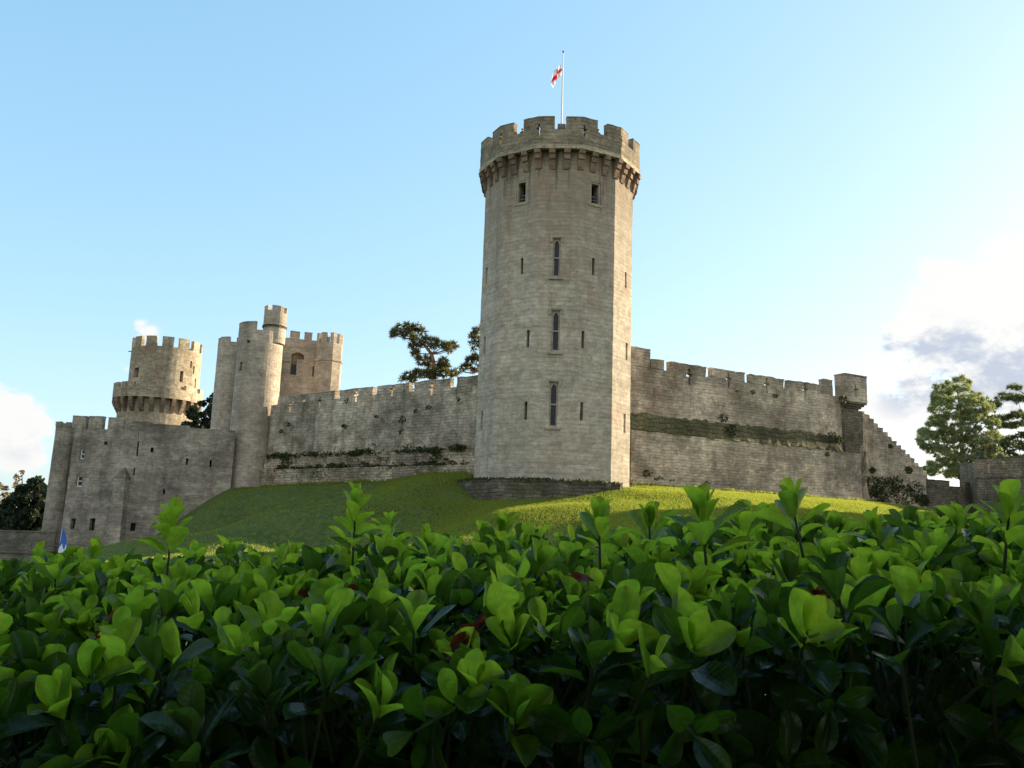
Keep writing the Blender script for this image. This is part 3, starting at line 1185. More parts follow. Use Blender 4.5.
UE = 30.9
RLF = Frame(tuple(RW.P(0, 0, -.9))[:2], tuple(RW.P(10, 0, -.9))[:2])
UEL = RLF.hit(861.5, 480)[0]
wall_part(RW, 'upper_wall', M['right'], rw, -.8, UE, 11.0, 15.3, 0, 2.4)
wall_part(RW, 'parapet', M['right'], rw, -.8, 27.3, 15.302, ez, 0, .55, rh_)
merlons(RW, rw, M['right'], rsp, ez + .002, .55, rh_, amp=.10, coping=.14)
wall_part(RW, 'lower_wall', M['right'], rw, -.8, UEL, 3.5, 10.55, -.9, 3.3, off=lambda z: -max(0, 7.0 - z) * .05)
mb = MB(.2)
us = sub([-.8, RW.hit(836, 440)[0]], .5)
mb.slab(lambda u, v, d=0: RW.P(u, 10.52 + v * 1.85, (-.93 + v * .95) + d * .7), us, sub([0, 1], .25), lambda u, v: True, .8)
mb.build('mossy_offset', M['mossy'], rw)
mb = MB(.05)
mb.wbox(RW, -.8, 27.0, 5.9, 6.35, -1.12, -.85)
wall_part(RW, 'footing_course', M['right'], rw, -.8, 28, 3.5, 6.2, -1.2, .5, vstep=.5)
# corner turret (bartizan)
tb = thing('corner_turret', 'square stone turret with a cross-shaped slit at the right end of the right curtain wall', 'turret', tuple(RW.P(29.5, 5.5)))
RTF = Frame(tuple(RW.P(0, 0, -.75))[:2], tuple(RW.P(10, 0, -.75))[:2])
t0, t1 = RTF.hit(845, 390)[0], RTF.hit(867, 390)[0]
cu, cz = RTF.hit(856, 391)
ch = cross_holes(cu, cz, .2, 1.3, .7)
mb = MB(.06)
TD = -.75
PT = lambda u, z, d=0: RW.P(u, z, d + TD)
hfc = rect_holes(ch)
mb.slab(PT, sub([t0, t1] + breaks(ch, 0), .7), sub([16.05, 18.85] + breaks(ch, 1), .7), lambda u, v: not hfc(u, v), .5)
mb.wbox(RW, t0, t0 + .5, 16.05, 18.85, TD + .503, .55)
mb.wbox(RW, t1 - .5, t1, 16.05, 18.85, TD + .503, 1.6)
mb.wbox(RW, t0 - .05, t1 + .05, 18.852, 18.97, TD - .05, .6)
mb.build('turret_wall', M['right'], tb)
mb = MB(.05)
for i in range(4):
    z0 = 15.2 + i * .212
    mb.wbox(RW, t0 + .55 - i * .18, t1 - .05 - (3 - i) * .2, z0, z0 + .21, -.12 - i * .19, 2.5 - .004 * i)
mb.build('corbel_course', M['pier'], tb)
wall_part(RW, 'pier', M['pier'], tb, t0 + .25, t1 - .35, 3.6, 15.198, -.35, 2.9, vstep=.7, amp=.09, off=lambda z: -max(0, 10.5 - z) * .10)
wall_part(RW, 'side_wall', M['right'], tb, 27.36, t1 - .6, 15.302, 16.9, .004, .6)

# stepped wall and low walls beyond
SW = Frame((38.3, 92.2), (46.9, 96.5))
sw = thing('stepped_wall', 'ruined stone wall stepping down from the corner turret to the right', 'wall', (38.3, 92.2, 5))
mb = MB(.10)
nst = 14


def ztop(u):
    f = min(max(u / SW.L, 0), .999)
    return 15.1 - 5.6 * math.floor(f * nst) / (nst - 1)


bu = [SW.L * i / nst for i in range(nst + 1)]
bz = [15.1 - 5.6 * i / (nst - 1) for i in range(nst)]
mb.slab(lambda u, z, d=0: SW.P(u, z, d), sub(bu, .7), sub([3.4] + bz, .5), lambda u, v: v < ztop(u), 1.6)
mb.build('wall', M['right'], sw)

lwr = thing('low_wall', 'low crenellated wall in shade below the tree, between the stepped wall and the right edge', 'wall', (46.7, 96.3, 5))
LR = Frame((46.7, 96.3), (54.2, 99.6))
zt = LR.hit(940, 480)[1]
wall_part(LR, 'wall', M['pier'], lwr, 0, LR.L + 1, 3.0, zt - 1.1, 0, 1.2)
s_ = [(0, LR.hit(934.8, 480)[0]), (LR.hit(937.4, 480)[0], LR.hit(949.5, 480)[0]), (LR.hit(951, 480)[0], LR.hit(962, 480)[0]), (LR.hit(964.6, 480)[0], LR.L + 1)]
merlons(LR, lwr, M['pier'], [(a, b, zt - (.6 if i == 2 else 0)) for i, (a, b) in enumerate(s_)], zt - 1.098, .5)

a0 = at(974.5, 460, 97)
b0 = at(1075, 452, 88)
TW = Frame((a0.x, a0.y), (b0.x, b0.y))
tw = thing('battlement_wall', 'taller crenellated wall with a slit at the right edge, in front of the large tree', 'wall', (a0.x, a0.y, 5))
zt = TW.hit(985, 459)[1]
u_s, z_s = TW.hit(988.5, 468)
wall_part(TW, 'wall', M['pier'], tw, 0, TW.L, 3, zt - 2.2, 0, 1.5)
hs = [(u_s - .13, u_s + .13, z_s - .6, z_s + .6)]
wall_part(TW, 'parapet', M['pier'], tw, 0, TW.L, zt - 2.198, zt - 1.05, .0, .5, hs)
ue0, ue1 = TW.hit(1001.6, 463)[0], TW.hit(1005.4, 463)[0]
merlons(TW, tw, M['pier'], [(0, ue0, zt), (ue1, ue1 + 4.6, zt + .1), (ue1 + 5.2, TW.L, zt + .1)], zt - 1.048, .5, hs)
mb = MB(.04)
mb.wbox(TW, -.06, TW.L, zt - 2.1, zt - 1.92, -.1, .003)
mb.build('string_course', M['pier'], tw)
wall_part(Frame((a0.x + .9, a0.y + 5), (a0.x, a0.y)), 'return_wall', M['pier'], tw, 0, 5.0, 3, zt - .4, 0.01, 1.0)

# ================================================================== left curtain wall
lw = thing('curtain_wall', 'grey crenellated stone wall with plants growing on it, between the gatehouse and the tall tower', 'wall', (-25.5, 94, 5))
le, lt = 14.15, 15.03


def off_l(z):
    return -(.55 if z < 6.95 else (.28 if z < 8.4 else 0.0)) - max(0, 8.4 - z) * .02


lsp = [span(LW, 278.5, 302, 397, lt), span(LW, 306, 335, 393, lt), span(LW, 340, 373, 390, lt), span(LW, 377.5, 409.5, 385, lt), span(LW, 414.5, 450.5, 381, lt), span(LW, 457, 484, 376, lt)]
lh = []
for px, py in ((290, 407.5), (320, 402), (392, 390.5), (432, 389.5), (356, 396)):
    u, z = LW.hit(px, py)
    lh += cross_holes(u, min(z, 14.5), .24, 1.15, .7)
l0, l1 = LW.hit(266, 470)[0], LW.L + 1.2
wall_part(LW, 'upper_wall', M['left'], lw, l0, l1, 8.4, 13.2, 0, 2.2, amp=.06)
wall_part(LW, 'middle_wall', M['leftlow'], lw, l0, l1, 6.95, 8.398, -.3, 2.4, amp=.1, vstep=.5)
wall_part(LW, 'lower_wall', M['leftlow'], lw, l0, l1, 3.0, 6.948, -.6, 2.6, amp=.1)
wall_part(LW, 'parapet', M['left'], lw, l0, l1, 13.202, le, 0, .5, lh)
merlons(LW, lw, M['left'], lsp, le + .002, .5, lh, amp=.09, coping=.12)

# ================================================================== gatehouse
gh = thing('gatehouse', 'sunlit gatehouse with a round stair turret, rising behind the left curtain wall', 'gatehouse', (-28, 94, 5))


def crenel(dr, part, mat, z0, zt, n, frac, rot_frac=0.0, D=.45, holes=()):
    pitch = dr.per / n
    sp_ = []
    for k in range(n):
        uc = (k + rot_frac) * pitch - dr.per / 2
        sp_.append((uc - pitch * frac / 2, uc + pitch * frac / 2, zt))
    return merlons(dr, part, mat, sp_, z0 + .002, D, holes, amp=.035)


gc = at(262.2, 325, 96.6)
DR = Drum((gc.x, gc.y), 2.5)
hs = [pxrect(DR, 239.5, 242, 362, 371), pxrect(DR, 247, 250, 340, 343)]
hs = [(min(h[0], h[1]), max(h[0], h[1]), h[2], h[3]) for h in hs]
zt = DR.hit(250, 321)[1]
zb_ = zt - .95
p = ring_part(DR, 'round_tower', M['gate'], gh, 2.5, zb_, .6, hs, Rf=lambda z: 2.5, step=.35)
merlons(DR, p, M['gate'], [(DR.hit(239.8, 322)[0] - .8, DR.hit(256.5, 322)[0], zt), (5.2, 6.6, zt)], zb_ + .002, .45, amp=.035)
deck(DR, 'roof', M['deck'], gh, zb_ - .9, 2.2)
tc_ = at(274.4, 330, 96.2)
ST = Drum((tc_.x, tc_.y), 1.27)
hs = [pxrect(ST, 274.5, 277, 349, 358.5)]
hs = [(min(h[0], h[1]), max(h[0], h[1]), h[2], h[3]) for h in hs]
zt = ST.hit(270, 305)[1]
zb_ = zt - .75
p = ring_part(ST, 'stair_turret', M['gate'], gh, DR.hit(250, 331)[1] - 1.0, zb_, .3, hs, step=.3)
crenel(ST, p, M['gate'], zb_, zt, 4, .72, .32, .3)
zs = ST.hit(270, 325)[1]
ring_part(ST, 'string_course', M['mossy'], p, zs - .12, zs + .12, .2, step=.3, Rf=lambda z: 1.36)
deck(ST, 'turret_roof', M['deck'], gh, zb_ - .3, 1.1)
bc = at(233.5, 340, 99.5)
BT = Drum((bc.x, bc.y), 1.68)
zt = BT.hit(230, 336.5)[1]
zb_ = zt - 1.05
p = ring_part(BT, 'rear_turret', M['gate'], gh, 3, zb_, .4, step=.35)
crenel(BT, p, M['gate'], zb_, zt, 5, .62, .28, .35)
deck(BT, 'turret_roof', M['deck'], gh, zb_ - .5, 1.5)
# main block with its recessed arch, and the octagonal turret to its right
fa, fb_ = at(268, 390, 100.5), at(319, 390, 102.5)
nfr = Frame((fa.x, fa.y), (fb_.x, fb_.y))
zt = nfr.hit(300, 331.5)[1]
zb_ = nfr.hit(300, 339)[1]
mb = MB(.03)
ax0, az0 = nfr.hit(290, 374.5)
ax1, az1 = nfr.hit(304.5, 353)
acx = (ax0 + ax1) / 2
ahw = (ax1 - ax0) / 2
wx0, wz0 = nfr.hit(290.3, 373.5)
wx1, wz1 = nfr.hit(297, 364)
sl0 = nfr.hit(312, 376)
sl1 = nfr.hit(314.2, 366.5)


def arch_hole(u, v):
    if sl0[0] < u < sl1[0] and sl0[1] < v < sl1[1]:
        return True
    if not (ax0 < u < ax1 and az0 < v < az1):
        return False
    spring = az1 - ahw * .75
    if v < spring - .3:
        return u < wx1
    return v < spring or ((u - acx) / ahw) ** 2 + ((v - spring) / (az1 - spring)) ** 2 < 1


ub = sub([0, ax0], .8) + sub([ax0, ax1], .14) + sub([ax1, sl0[0]], .5) + sub([sl0[0], sl1[0], nfr.L], .5)
vb = sub([3, az0 - .2], .9) + sub([az0, az1], .14) + sub([az1, zb_], .8)
mb.slab(nfr.P, sorted(set(round(x, 4) for x in ub)), sorted(set(round(x, 4) for x in vb)), lambda u, v: not arch_hole(u, v), .9)
mb.wbox(nfr, 0, .9, 3, zb_, .903, 7.2)
mb.wbox(nfr, nfr.L - .9, nfr.L, 3, zb_, .903, 7.2)
mb.wbox(nfr, .903, nfr.L - .903, 3, zb_ - .9, 6.4, 7.2)
blk = mb.build('gate_block', M['gate'], gh)
pane(nfr, 'arch_back', M['gate'], blk, ax0 - .1, ax1 + .1, az0 - .1, az1 + .1, .905, .2)
pane(nfr, 'window', M['glass'], blk, wx0 + .15, wx1 - .05, wz0, wz1, .6, .08)
mb = MB(.02)
zsx = nfr.hit(285, 361)[1]
mb.wbox(nfr, 0, ax0 - .1, zsx, zsx + .16, -.12, .002)
mb.build('string_course', M['gate'], blk)
merlons(nfr, blk, M['gate'], [span(nfr, 274, 281.5, 334, zt), span(nfr, 290.5, 300, 334, zt), span(nfr, 305, 312.5, 334, zt)], zb_ + .002, .5)
oc = at(329.8, 345, 102.6)
OT = Drum((oc.x, oc.y), 1.62, 8, R(52 - 45 * 1))
OT = Drum((oc.x, oc.y), 1.62, 8, R(50))
zto = OT.hit(325, 332)[1]
zbo = zto - 1.25
p = ring_part(OT, 'octagonal_turret', M['gate'], gh, 3, zbo, .5, step=.6)
sp_ = []
for k in range(-4, 4):
    sp_.append(((k + .5) * OT.fw - OT.fw * .33, (k + .5) * OT.fw + OT.fw * .33, zto))
merlons(OT, p, M['gate'], sp_, zbo + .002, .35)
zs = OT.hit(327, 359.5)[1]
ring_part(OT, 'string_course', M['gate'], p, zs - .1, zs + .1, .3, step=.6, Rf=lambda z: 1.74)
deck(OT, 'turret_roof', M['deck'], gh, zbo - .2, 1.5)

# ================================================================== round tower far left
ctr = at(157, 410, 130)
cs = thing('round_tower', 'battered round tower with two tiers of battlements, behind the barbican at the left', 'tower', (ctr.x, ctr.y, 5))
CL = Drum((ctr.x, ctr.y), 6.35)
zc0 = CL.hit(157, 397)[1]
ccc = at(166.5, 360, 130)
CU = Drum((ccc.x, ccc.y), 5.05)
zlt = CL.hit(140, 381)[1]
zlb = CL.hit(140, 386)[1]
Rb = 5.5
ring_part(CL, 'lower_drum', M['caes'], cs, 3, zc0, 1.0, step=.9, Rf=lambda z: Rb)
p = ring_part(CL, 'gallery_parapet', M['caes'], cs, zc0 + .003, zlb, .5, step=.8)
crenel(CL, p, M['caes'], zlb, zlt, 12, .72, .3, .5)
deck(CL, 'gallery_roof', M['deck'], cs, zlb - .6, 6.0)
zcb = CL.hit(150, 411)[1]
for k in range(25):
    ph_ = k * 2 * math.pi / 25
    o = Vector((math.sin(ph_), -math.cos(ph_), 0))
    t = Vector((math.cos(ph_), math.sin(ph_), 0))
    c0 = Vector((ctr.x, ctr.y, 0)) + o * Rb
    mb = MB(.03)
    for i in range(4):
        f0, f1 = i / 4, (i + 1) / 4
        za, zb2 = zc0 - .01 - (zc0 - zcb) * f0, zc0 - (zc0 - zcb) * f1
        ea, eb = (.84, .84, .62, .34)[i], (.82, .64, .36, .05)[i]
        pts = []
        for z, e in ((zb2, eb), (za, ea - .03)):
            for sx, ee in ((-.3, e), (.3, e), (.3, -.2), (-.3, -.2)):
                q = c0 + t * sx + o * (ee + .02)
                pts.append(Vector((q.x, q.y, z)))
        mb.hexa(pts)
    mb.build('corbel', M['corbel'], cs)
hs = [pxrect(CU, 133.5, 138.5, 367.5, 377.5), pxrect(CU, 180, 183.2, 371, 382), pxrect(CU, 190.4, 192, 361, 368), pxrect(CU, 194.3, 195.6, 378, 396), pxrect(CU, 193, 194.5, 366, 374)]
hs = [(min(h[0], h[1]), max(h[0], h[1]), h[2], h[3]) for h in hs]
zut = CU.hit(163, 336)[1]
zub = zut - 1.5
eh = [(-.35, -.1, zub - .3, zub + .5)]
p = ring_part(CU, 'upper_drum', M['caes'], cs, zc0, zub, .7, hs, step=.7)
crenel(CU, p, M['caes'], zub, zut, 13, .66, .3, .5)
deck(CU, 'tower_roof', M['deck'], cs, zub - .8, 4.6)
mb = MB()
sp0 = at(135, 352, 129)
mb.tube([(sp0.x + .6, sp0.y, sp0.z), (sp0.x - .9, sp0.y - .3, sp0.z + .02)], [.09, .07], 6)
mb.build('spout', M['iron'], cs)

# ================================================================== barbican
bb = thing('barbican', 'tall grey barbican block with small windows, standing in the ditch at the left', 'gatehouse', (-40, 88, -2.5))
b_ = [at(71, 450, 89.5), at(75, 500, 86), at(119, 470, 85.2), at(230, 440, 96.5)]
f1 = Frame((at(66, 500, 90.3).x, 90.3), (at(118, 480, 89.6).x, 89.6))
f2 = Frame((f1.P(f1.L, 0).x, f1.P(f1.L, 0).y), (at(233, 460, 93.6).x, 93.6))
zt1 = f1.hit(95, 416)[1]
zt2 = f2.hit(150, 422)[1]


def rc(fr, *a):
    h = pxrect(fr, *a)
    return (min(h[0], h[1]), max(h[0], h[1]), h[2], h[3])


w1 = [rc(f1, 80, 84.5, 449, 459), rc(f1, 76.5, 82.5, 475.5, 486.5), rc(f1, 71.8, 76.2, 518.5, 529), rc(f1, 90.4, 96, 518.5, 530.5), rc(f1, 104, 107.5, 441.5, 445)]
w2 = [rc(f2, 130.5, 135.5, 523, 531), rc(f2, 137.6, 139.2, 427, 456), rc(f2, 133.6, 135, 468, 475), rc(f2, 150.5, 153.5, 447.5, 452.5), rc(f2, 110 + 1, 112, 500, 502), rc(f2, 163, 165, 489, 494), 
      rc(f2, 209.5, 211.5, 460, 467), rc(f2, 186, 188, 458, 465)]
w1 = [h for h in w1 if h[1] - h[0] > .05]
w2 = [h for h in w2 if h[1] - h[0] > .05]
bat = lambda z: -max(0, 6 - z) * .035
zw1 = zt1 - 1.35
fb = wall_part(f1, 'front_wall', M['barb'], bb, 0, f1.L, -4, zw1, 0, 1.3, w1, amp=.04, off=bat)
sb_ = wall_part(f2, 'side_wall', M['barb'], bb, 0.0, f2.L, -4, zt2 - .95, 0, 1.3, w2, amp=.04, off=bat)
merlons(f1, fb, M['barb'], [span(f1, 72.5, 86, 420, zt1), span(f1, 89, 102.5, 420, zt1), (f1.hit(108.3, 420)[0], f1.L - .05, zt1 - .1)], zw1 + .002, .6)
merlons(f2, sb_, M['barb'], [(.05, f2.hit(152, 424)[0], zt2), (f2.hit(152, 424)[0] + .003, f2.hit(190, 427)[0], zt2 - .12), (f2.hit(190, 427)[0] + .003, f2.L, zt2 - .3)], zt2 - .948, .6)
for i, h in enumerate(w1[:4]):
    pn = pane(f1, 'window', M['glass'] if i < 2 else M['unlit_room'], fb, h[0], h[1], h[2], h[3], .25, .06)
    if i < 2:
        mb = MB()
        for q in ((h[0], h[0] + .1, h[2], h[3]), (h[1] - .1, h[1], h[2], h[3]), (h[0] + .1, h[1] - .1, h[2], h[2] + .1), (h[0] + .1, h[1] - .1, h[3] - .1, h[3]), (h[0] + .1, h[1] - .1, (h[2] + h[3]) / 2 - .04, (h[2] + h[3]) / 2 + .04)):
            mb.wbox(f1, q[0], q[1], q[2], q[3], .15, .249)
        mb.build('window_frame', M['white'], pn)
pane(f2, 'window', M['unlit_room'], sb_, w2[0][0], w2[0][1], w2[0][2], w2[0][3], .3, .06)
# closing walls and roof
pA, pB, pC = f1.P(0, 0), f1.P(f1.L, 0), f2.P(f2.L, 0)
mb = MB()
poly = [(pA.x + .7, pA.y + .9), (pB.x + .1, pB.y + 1.4), (pC.x - .2, pC.y + 1.6), (pC.x - 2, pC.y + 8), (pA.x + 1.0, pA.y + 12)]
mb.prism(poly, -4, poly, 9.3)
mb.build('inner_block', M['barb'], bb)
# pyramid-capped buttress at the corner
bp_ = at(121.5, 478, 89.1)
zcap = bp_.z
mb = MB(.03)
for (x0, z0, x1, z1) in ((.75, -4, .55, zcap),):
    mb.prism([(bp_.x - x0, bp_.y - .55), (bp_.x + x0, bp_.y - .55), (bp_.x + x0, bp_.y + 1.2), (bp_.x - x0, bp_.y + 1.2)], z0,
             [(bp_.x - x1, bp_.y - .35), (bp_.x + x1, bp_.y - .35), (bp_.x + x1, bp_.y + 1.2), (bp_.x - x1, bp_.y + 1.2)], z1)
bt = mb.build('buttress', M['barb'], bb)
mb = MB(.02)
ap = Vector((bp_.x + .05, bp_.y + .4, zcap + 1.15))
cq = [Vector((bp_.x - .62, bp_.y - .45, zcap + .003)), Vector((bp_.x + .62, bp_.y - .45, zcap + .003)), Vector((bp_.x + .62, bp_.y + 1.2, zcap + .003)), Vector((bp_.x - .62, bp_.y + 1.2, zcap + .003))]
for i in range(4):
    mb.face([cq[i], cq[(i + 1) % 4], ap])
mb.face(list(reversed(cq)))
mb.build('pyramid_cap', M['pier'], bt)
# corner turret on the far left of the barbican
c_ = at(64.5, 440, 91.4)
LT = Drum((c_.x, c_.y), 1.0)
zlt_ = LT.hit(60, 421.5)[1]
p = ring_part(LT, 'corner_turret', M['barb'], bb, -4, zlt_ - .5, .4, step=.35, Rf=lambda z: .95 + max(0, zlt_ - z) * .014)
crenel(LT, p, M['barb'], zlt_ - .5, zlt_, 3, .78, .1, .3)
# bridge in front of it
br0, br1 = at(-90, 532, 82), at(56, 529, 84.5)
BF = Frame((br0.x, br0.y), (br1.x, br1.y))
bg_ = thing('stone_bridge', 'low stone bridge with an arch, crossing the ditch at the far left', 'bridge', tuple(BF.P(BF.L * .5, -2.5)))
ztb = BF.hit(20, 531)[1]
ab, at_ = BF.hit(16, 566), None
acx2, azc = BF.hit(22, 572)
mb = MB(.05)


def bh(u, v):
    return ((u - acx2) / 1.9) ** 2 + ((v - azc) / 1.35) ** 2 < 1 and v > -6


mb.slab(BF.P, sub([0, BF.L], .3), sub([-5, ztb - 1.35], .25), lambda u, v: not bh(u, v), 3.5)
mb.build('bridge_wall', M['bridge'], bg_)
wall_part(BF, 'parapet', M['bridge'], bg_, 0, BF.L, ztb - 1.348, ztb - .1, .08, .45, amp=.05)
mb = MB(.03)
mb.wbox(BF, 0, BF.L, ztb - .098, ztb + .04, .02, .6)
mb.build('coping', M['bridge'], bg_)
mb = MB(.03)
mb.wbox(BF, 0, BF.L, ztb - 2.1, ztb - 1.85, -.14, -.003)
mb.build('string_course', M['bridge'], bg_)

# blue and white feather banner in front of the barbican
q0, q1 = at(55, 566, 72), at(62.5, 528, 72)
bn = thing('feather_banner', 'blue and white feather banner leaning in front of the barbican', 'banner', (q0.x, q0.y, H(q0.x, q0.y)))
mb = MB()
g0 = Vector((q0.x - .25, q0.y, H(q0.x, q0.y) - .1))
mb.tube([g0, q0, q0.lerp(q1, .5) + Vector((.05, 0, 0)), q1], [.03, .025, .02, .012], 6)
mb.build('pole', M['white'], bn)


def banner_mat():
    mt, t, b, out = new_mat('banner_cloth')
    u = N(t, 'ShaderNodeUVMap')
    wv = N(t, 'ShaderNodeTexNoise', i_Scale=3.0, i_Detail=2)
    t.links.new(u.outputs[0], wv.inputs['Vector'])
    s = N(t, 'ShaderNodeSeparateXYZ')
    t.links.new(u.outputs[0], s.inputs[0])
    k = math_(t, 'LESS_THAN', math_(t, 'ADD', s.outputs[1], math_(t, 'MULTIPLY', math_(t, 'SUBTRACT', wv.outputs['Fac'], .5), .5)), .5)
    t.links.new(mix_(t, k, (.04, .13, .55), (.75, .8, .85)), b.inputs['Base Color'])
    b.inputs['Roughness'].default_value = .6
    return mt


V, UV, Fq = [], [], []
nb = 14
for i in range(nb + 1):
    f = i / nb
    c = q0.lerp(q1, f)
    wdt = .55 * math.sin(math.pi * min(1, .12 + f * .88)) ** .6 + .02
    for j in range(4):
        V.append((c.x + .02 + wdt * j / 3, c.y + .06 * math.sin(f * 9 + j), c.z))
        UV.append((j / 3, f))
for i in range(nb):
    for j in range(3):
        a = i * 4 + j
        Fq.append((a, a + 1, a + 5, a + 4))
mesh_np('banner_cloth', np.array(V), np.array(Fq), banner_mat(), bn, np.array(UV), True)

# ================================================================== trees
PY = 97
pl = [(396, 331.5, 5), (401, 327.5, 5.5), (409, 326, 5.5), (416, 327, 5.5), (422, 331.5, 4.5), (394, 335, 3.5), (404, 335, 4.5), (414, 338, 5), (409, 331, 5), (426, 340, 5.5), (434, 341, 5), (421, 344, 4),
      (440, 345, 5), (446, 346, 5.5), (453, 346, 5), (449, 351, 4), (432, 346, 4), (413, 346, 4.5), (415, 353, 5), (418, 358, 3.5), (421, 362, 4.5), (428, 364, 5), (427, 358, 3.5), (444, 361, 5), (446, 367, 4.5), (440, 366, 4),
      (418, 373, 6), (408, 376, 6), (402, 378, 4), (427, 373, 5.5), (436, 372, 5), (444, 373, 5.5), (452, 373, 5), (433, 377, 5), (412, 379, 5)]
tr_ = [at(434, 400, PY), at(433.5, 376, PY), at(433.5, 362, PY), at(431.5, 354, PY), at(426, 347, PY), at(419, 339, PY), at(406, 331, PY)]
gb = Vector((tr_[0].x, tr_[0].y, 6))
tree('pine_tree', 'leaning flat-topped pine rising behind the left curtain wall', (gb.x, gb.y, 6), [gb] + tr_, pclumps(pl, PY, 1.0), M['pine'], M['pinebark'], 'needles', .5, 150, .35, rk=.85, squash=.75, nlimb=18)
pl2 = [(476, 331, 4), (473, 336, 4), (478, 340, 4.5), (472, 343, 3), (474, 349, 2.5), (476, 357, 5), (470, 360, 4), (464, 367, 4.5), (468, 366, 4), (458, 371, 4), (474, 370, 3), (480, 362, 5), (482, 345, 6), (486, 335, 6), (488, 355, 6), (484, 325, 4)]
t2 = [at(486, 400, PY + 3), at(486, 370, PY + 3), at(485, 350, PY + 3), at(483, 335, PY + 3)]
gb = Vector((t2[0].x, t2[0].y, 6))
tree('pine_tree', 'pine with branches peeping out from behind the left side of the tall tower', (gb.x, gb.y, 6), [gb] + t2, pclumps(pl2, PY + 3, 1.0), M['pine'], M['pinebark'], 'needles', .5, 150, .35, rk=.85, squash=.75)

CY = 116
outline = [(955, 374), (967, 379), (974, 390), (986, 397), (992, 408), (1000, 422), (1000, 440), (1004, 455), (1000, 474), (932, 476), (924, 468), (936, 454), (918, 446), (919, 432), (932, 420), (931, 405), (936, 384)]
cl1 = poly_clumps(outline, 430, 1.6, 3.8, CY, 5.5)
tt = [at(962, 480, CY), at(962, 440, CY), at(960, 410, CY), at(957, 385, CY)]
gb = Vector((tt[0].x, tt[0].y, H(tt[0].x, tt[0].y) - .3))
tree('cedar_tree', 'broad pale green conifer with a ragged crown, right of the stepped wall', tuple(gb), [gb] + tt, cl1, M['cedar'], M['bark'], 'needles', .40, 190, .4, squash=.75, nlimb=24)
cl2 = []
for (x0, x1, y0, y1, r, n) in ((988, 1018, 408, 388, 3.2, 9), (992, 1024, 404, 398, 3, 6), (1000, 1040, 418, 412, 4, 9), (1000, 1036, 426, 424, 4.5, 9), (1000, 1040, 438, 434, 4.5, 9), (1000, 1040, 448, 444, 4.5, 8), (1006, 1014, 396, 384, 2.2, 3), (1016, 1060, 400, 405, 5, 8), (1010, 1050, 455, 458, 5, 6), (1000, 1030, 465, 468, 5, 6)):
    for i in range(n):
        f = i / max(n - 1, 1)
        cl2.append((x0 + (x1 - x0) * f, y0 + (y1 - y0) * f + random.uniform(-3.2, 3.2), r * random.uniform(.7, 1.3)))
tt = [at(1035, 490, CY + 5), at(1034, 430, CY + 5), at(1032, 395, CY + 5)]
gb = Vector((tt[0].x, tt[0].y, H(tt[0].x, tt[0].y) - .3))
tree('cedar_tree', 'dark layered cedar behind the pale conifer at the right edge', tuple(gb), [gb] + tt, pclumps(cl2, CY + 5, 2.5), M['darkcedar'], M['bark'], 'needles', .5, 120, .25, squash=.65, nlimb=10)
sh = [(975, 444), (985, 440), (992, 448), (980, 455), (970, 458), (990, 462), (1000, 458), (976, 468), (966, 468), (998, 470), (1006, 466)]
tt = [at(984, 480, CY - 6), at(983, 450, CY - 6)]
gb = Vector((tt[0].x, tt[0].y, H(tt[0].x, tt[0].y) - .3))
tree('silvery_shrub', 'silvery green shrub in front of the pale conifer, above the battlement wall', tuple(gb), [gb] + tt, pclumps([(a, b, 7) for a, b in sh], CY - 6, 2.0), M['silver'], M['bark'], 'cards', .35, 110, .15, nlimb=9)

# left background
EY = 112
ol = [(8, 500), (20, 488), (30, 481), (40, 479), (47, 487), (50, 500), (50, 534), (0, 534), (-8, 515)]
tt = [at(28, 540, EY), at(28, 510, EY), at(30, 490, EY)]
gb = Vector((tt[0].x, tt[0].y, H(tt[0].x, tt[0].y) - .3))
tree('evergreen_tree', 'dark round evergreen beyond the bridge at the left', tuple(gb), [gb] + tt, poly_clumps(ol, 120, 4, 8, EY, 3), M['evergreen'], M['bark'], 'cards', .3, 300, .3)
AY = 128
ol = [(-20, 470), (2, 470), (9, 482), (11, 500), (8, 520), (-20, 525)]
tt = [at(-8, 540, AY), at(-8, 500, AY), at(-6, 478, AY)]
gb = Vector((tt[0].x, tt[0].y, H(tt[0].x, tt[0].y) - .3))
tree('autumn_tree', 'brown autumn tree at the left edge beside the dark evergreen', tuple(gb), [gb] + tt, poly_clumps(ol, 26, 3, 5.5, AY, 2), M['autumn'], M['bark'], 'cards', .34, 60, .3)
ol = [(12, 492), (14, 476), (22, 470), (30, 474), (34, 482), (30, 495)]
tt = [at(23, 540, AY + 4), at(23, 500, AY + 4), at(22, 476, AY + 4)]
gb = Vector((tt[0].x, tt[0].y, H(tt[0].x, tt[0].y) - .3))
tree('autumn_tree', 'thin half-bare autumn tree showing above the dark evergreen', tuple(gb), [gb] + tt, poly_clumps(ol, 20, 2, 4, AY + 4, 2), M['autumn'], M['bark'], 'cards', .3, 16, .25)
ol = [(186, 418), (190, 409), (199, 405), (207, 399), (216, 394), (226, 402), (228, 432), (186, 432)]
tt = [at(205, 440, 110), at(205, 425, 110), at(207, 408, 110)]
gb = Vector((tt[0].x, tt[0].y, 4))
tree('evergreen_tree', 'small dark tree between the round tower and the gatehouse', tuple(gb), [gb] + tt, poly_clumps(ol, 60, 2.5, 5, 110, 2.2), M['evergreen'], M['bark'], 'cards', .3, 300, .25)


# unseen trees added to the right and behind the viewer to shade hedge and bank
def crown_ball(c, rx, rz, n, r):
    out = []
    for _ in range(n):
        d = rand_dirs(1)[0] * random.random() ** .4
        out.append((c[0] + d[0] * rx, c[1] + d[1] * rx, c[2] + d[2] * rz, r * random.uniform(.7, 1.2)))
    return out


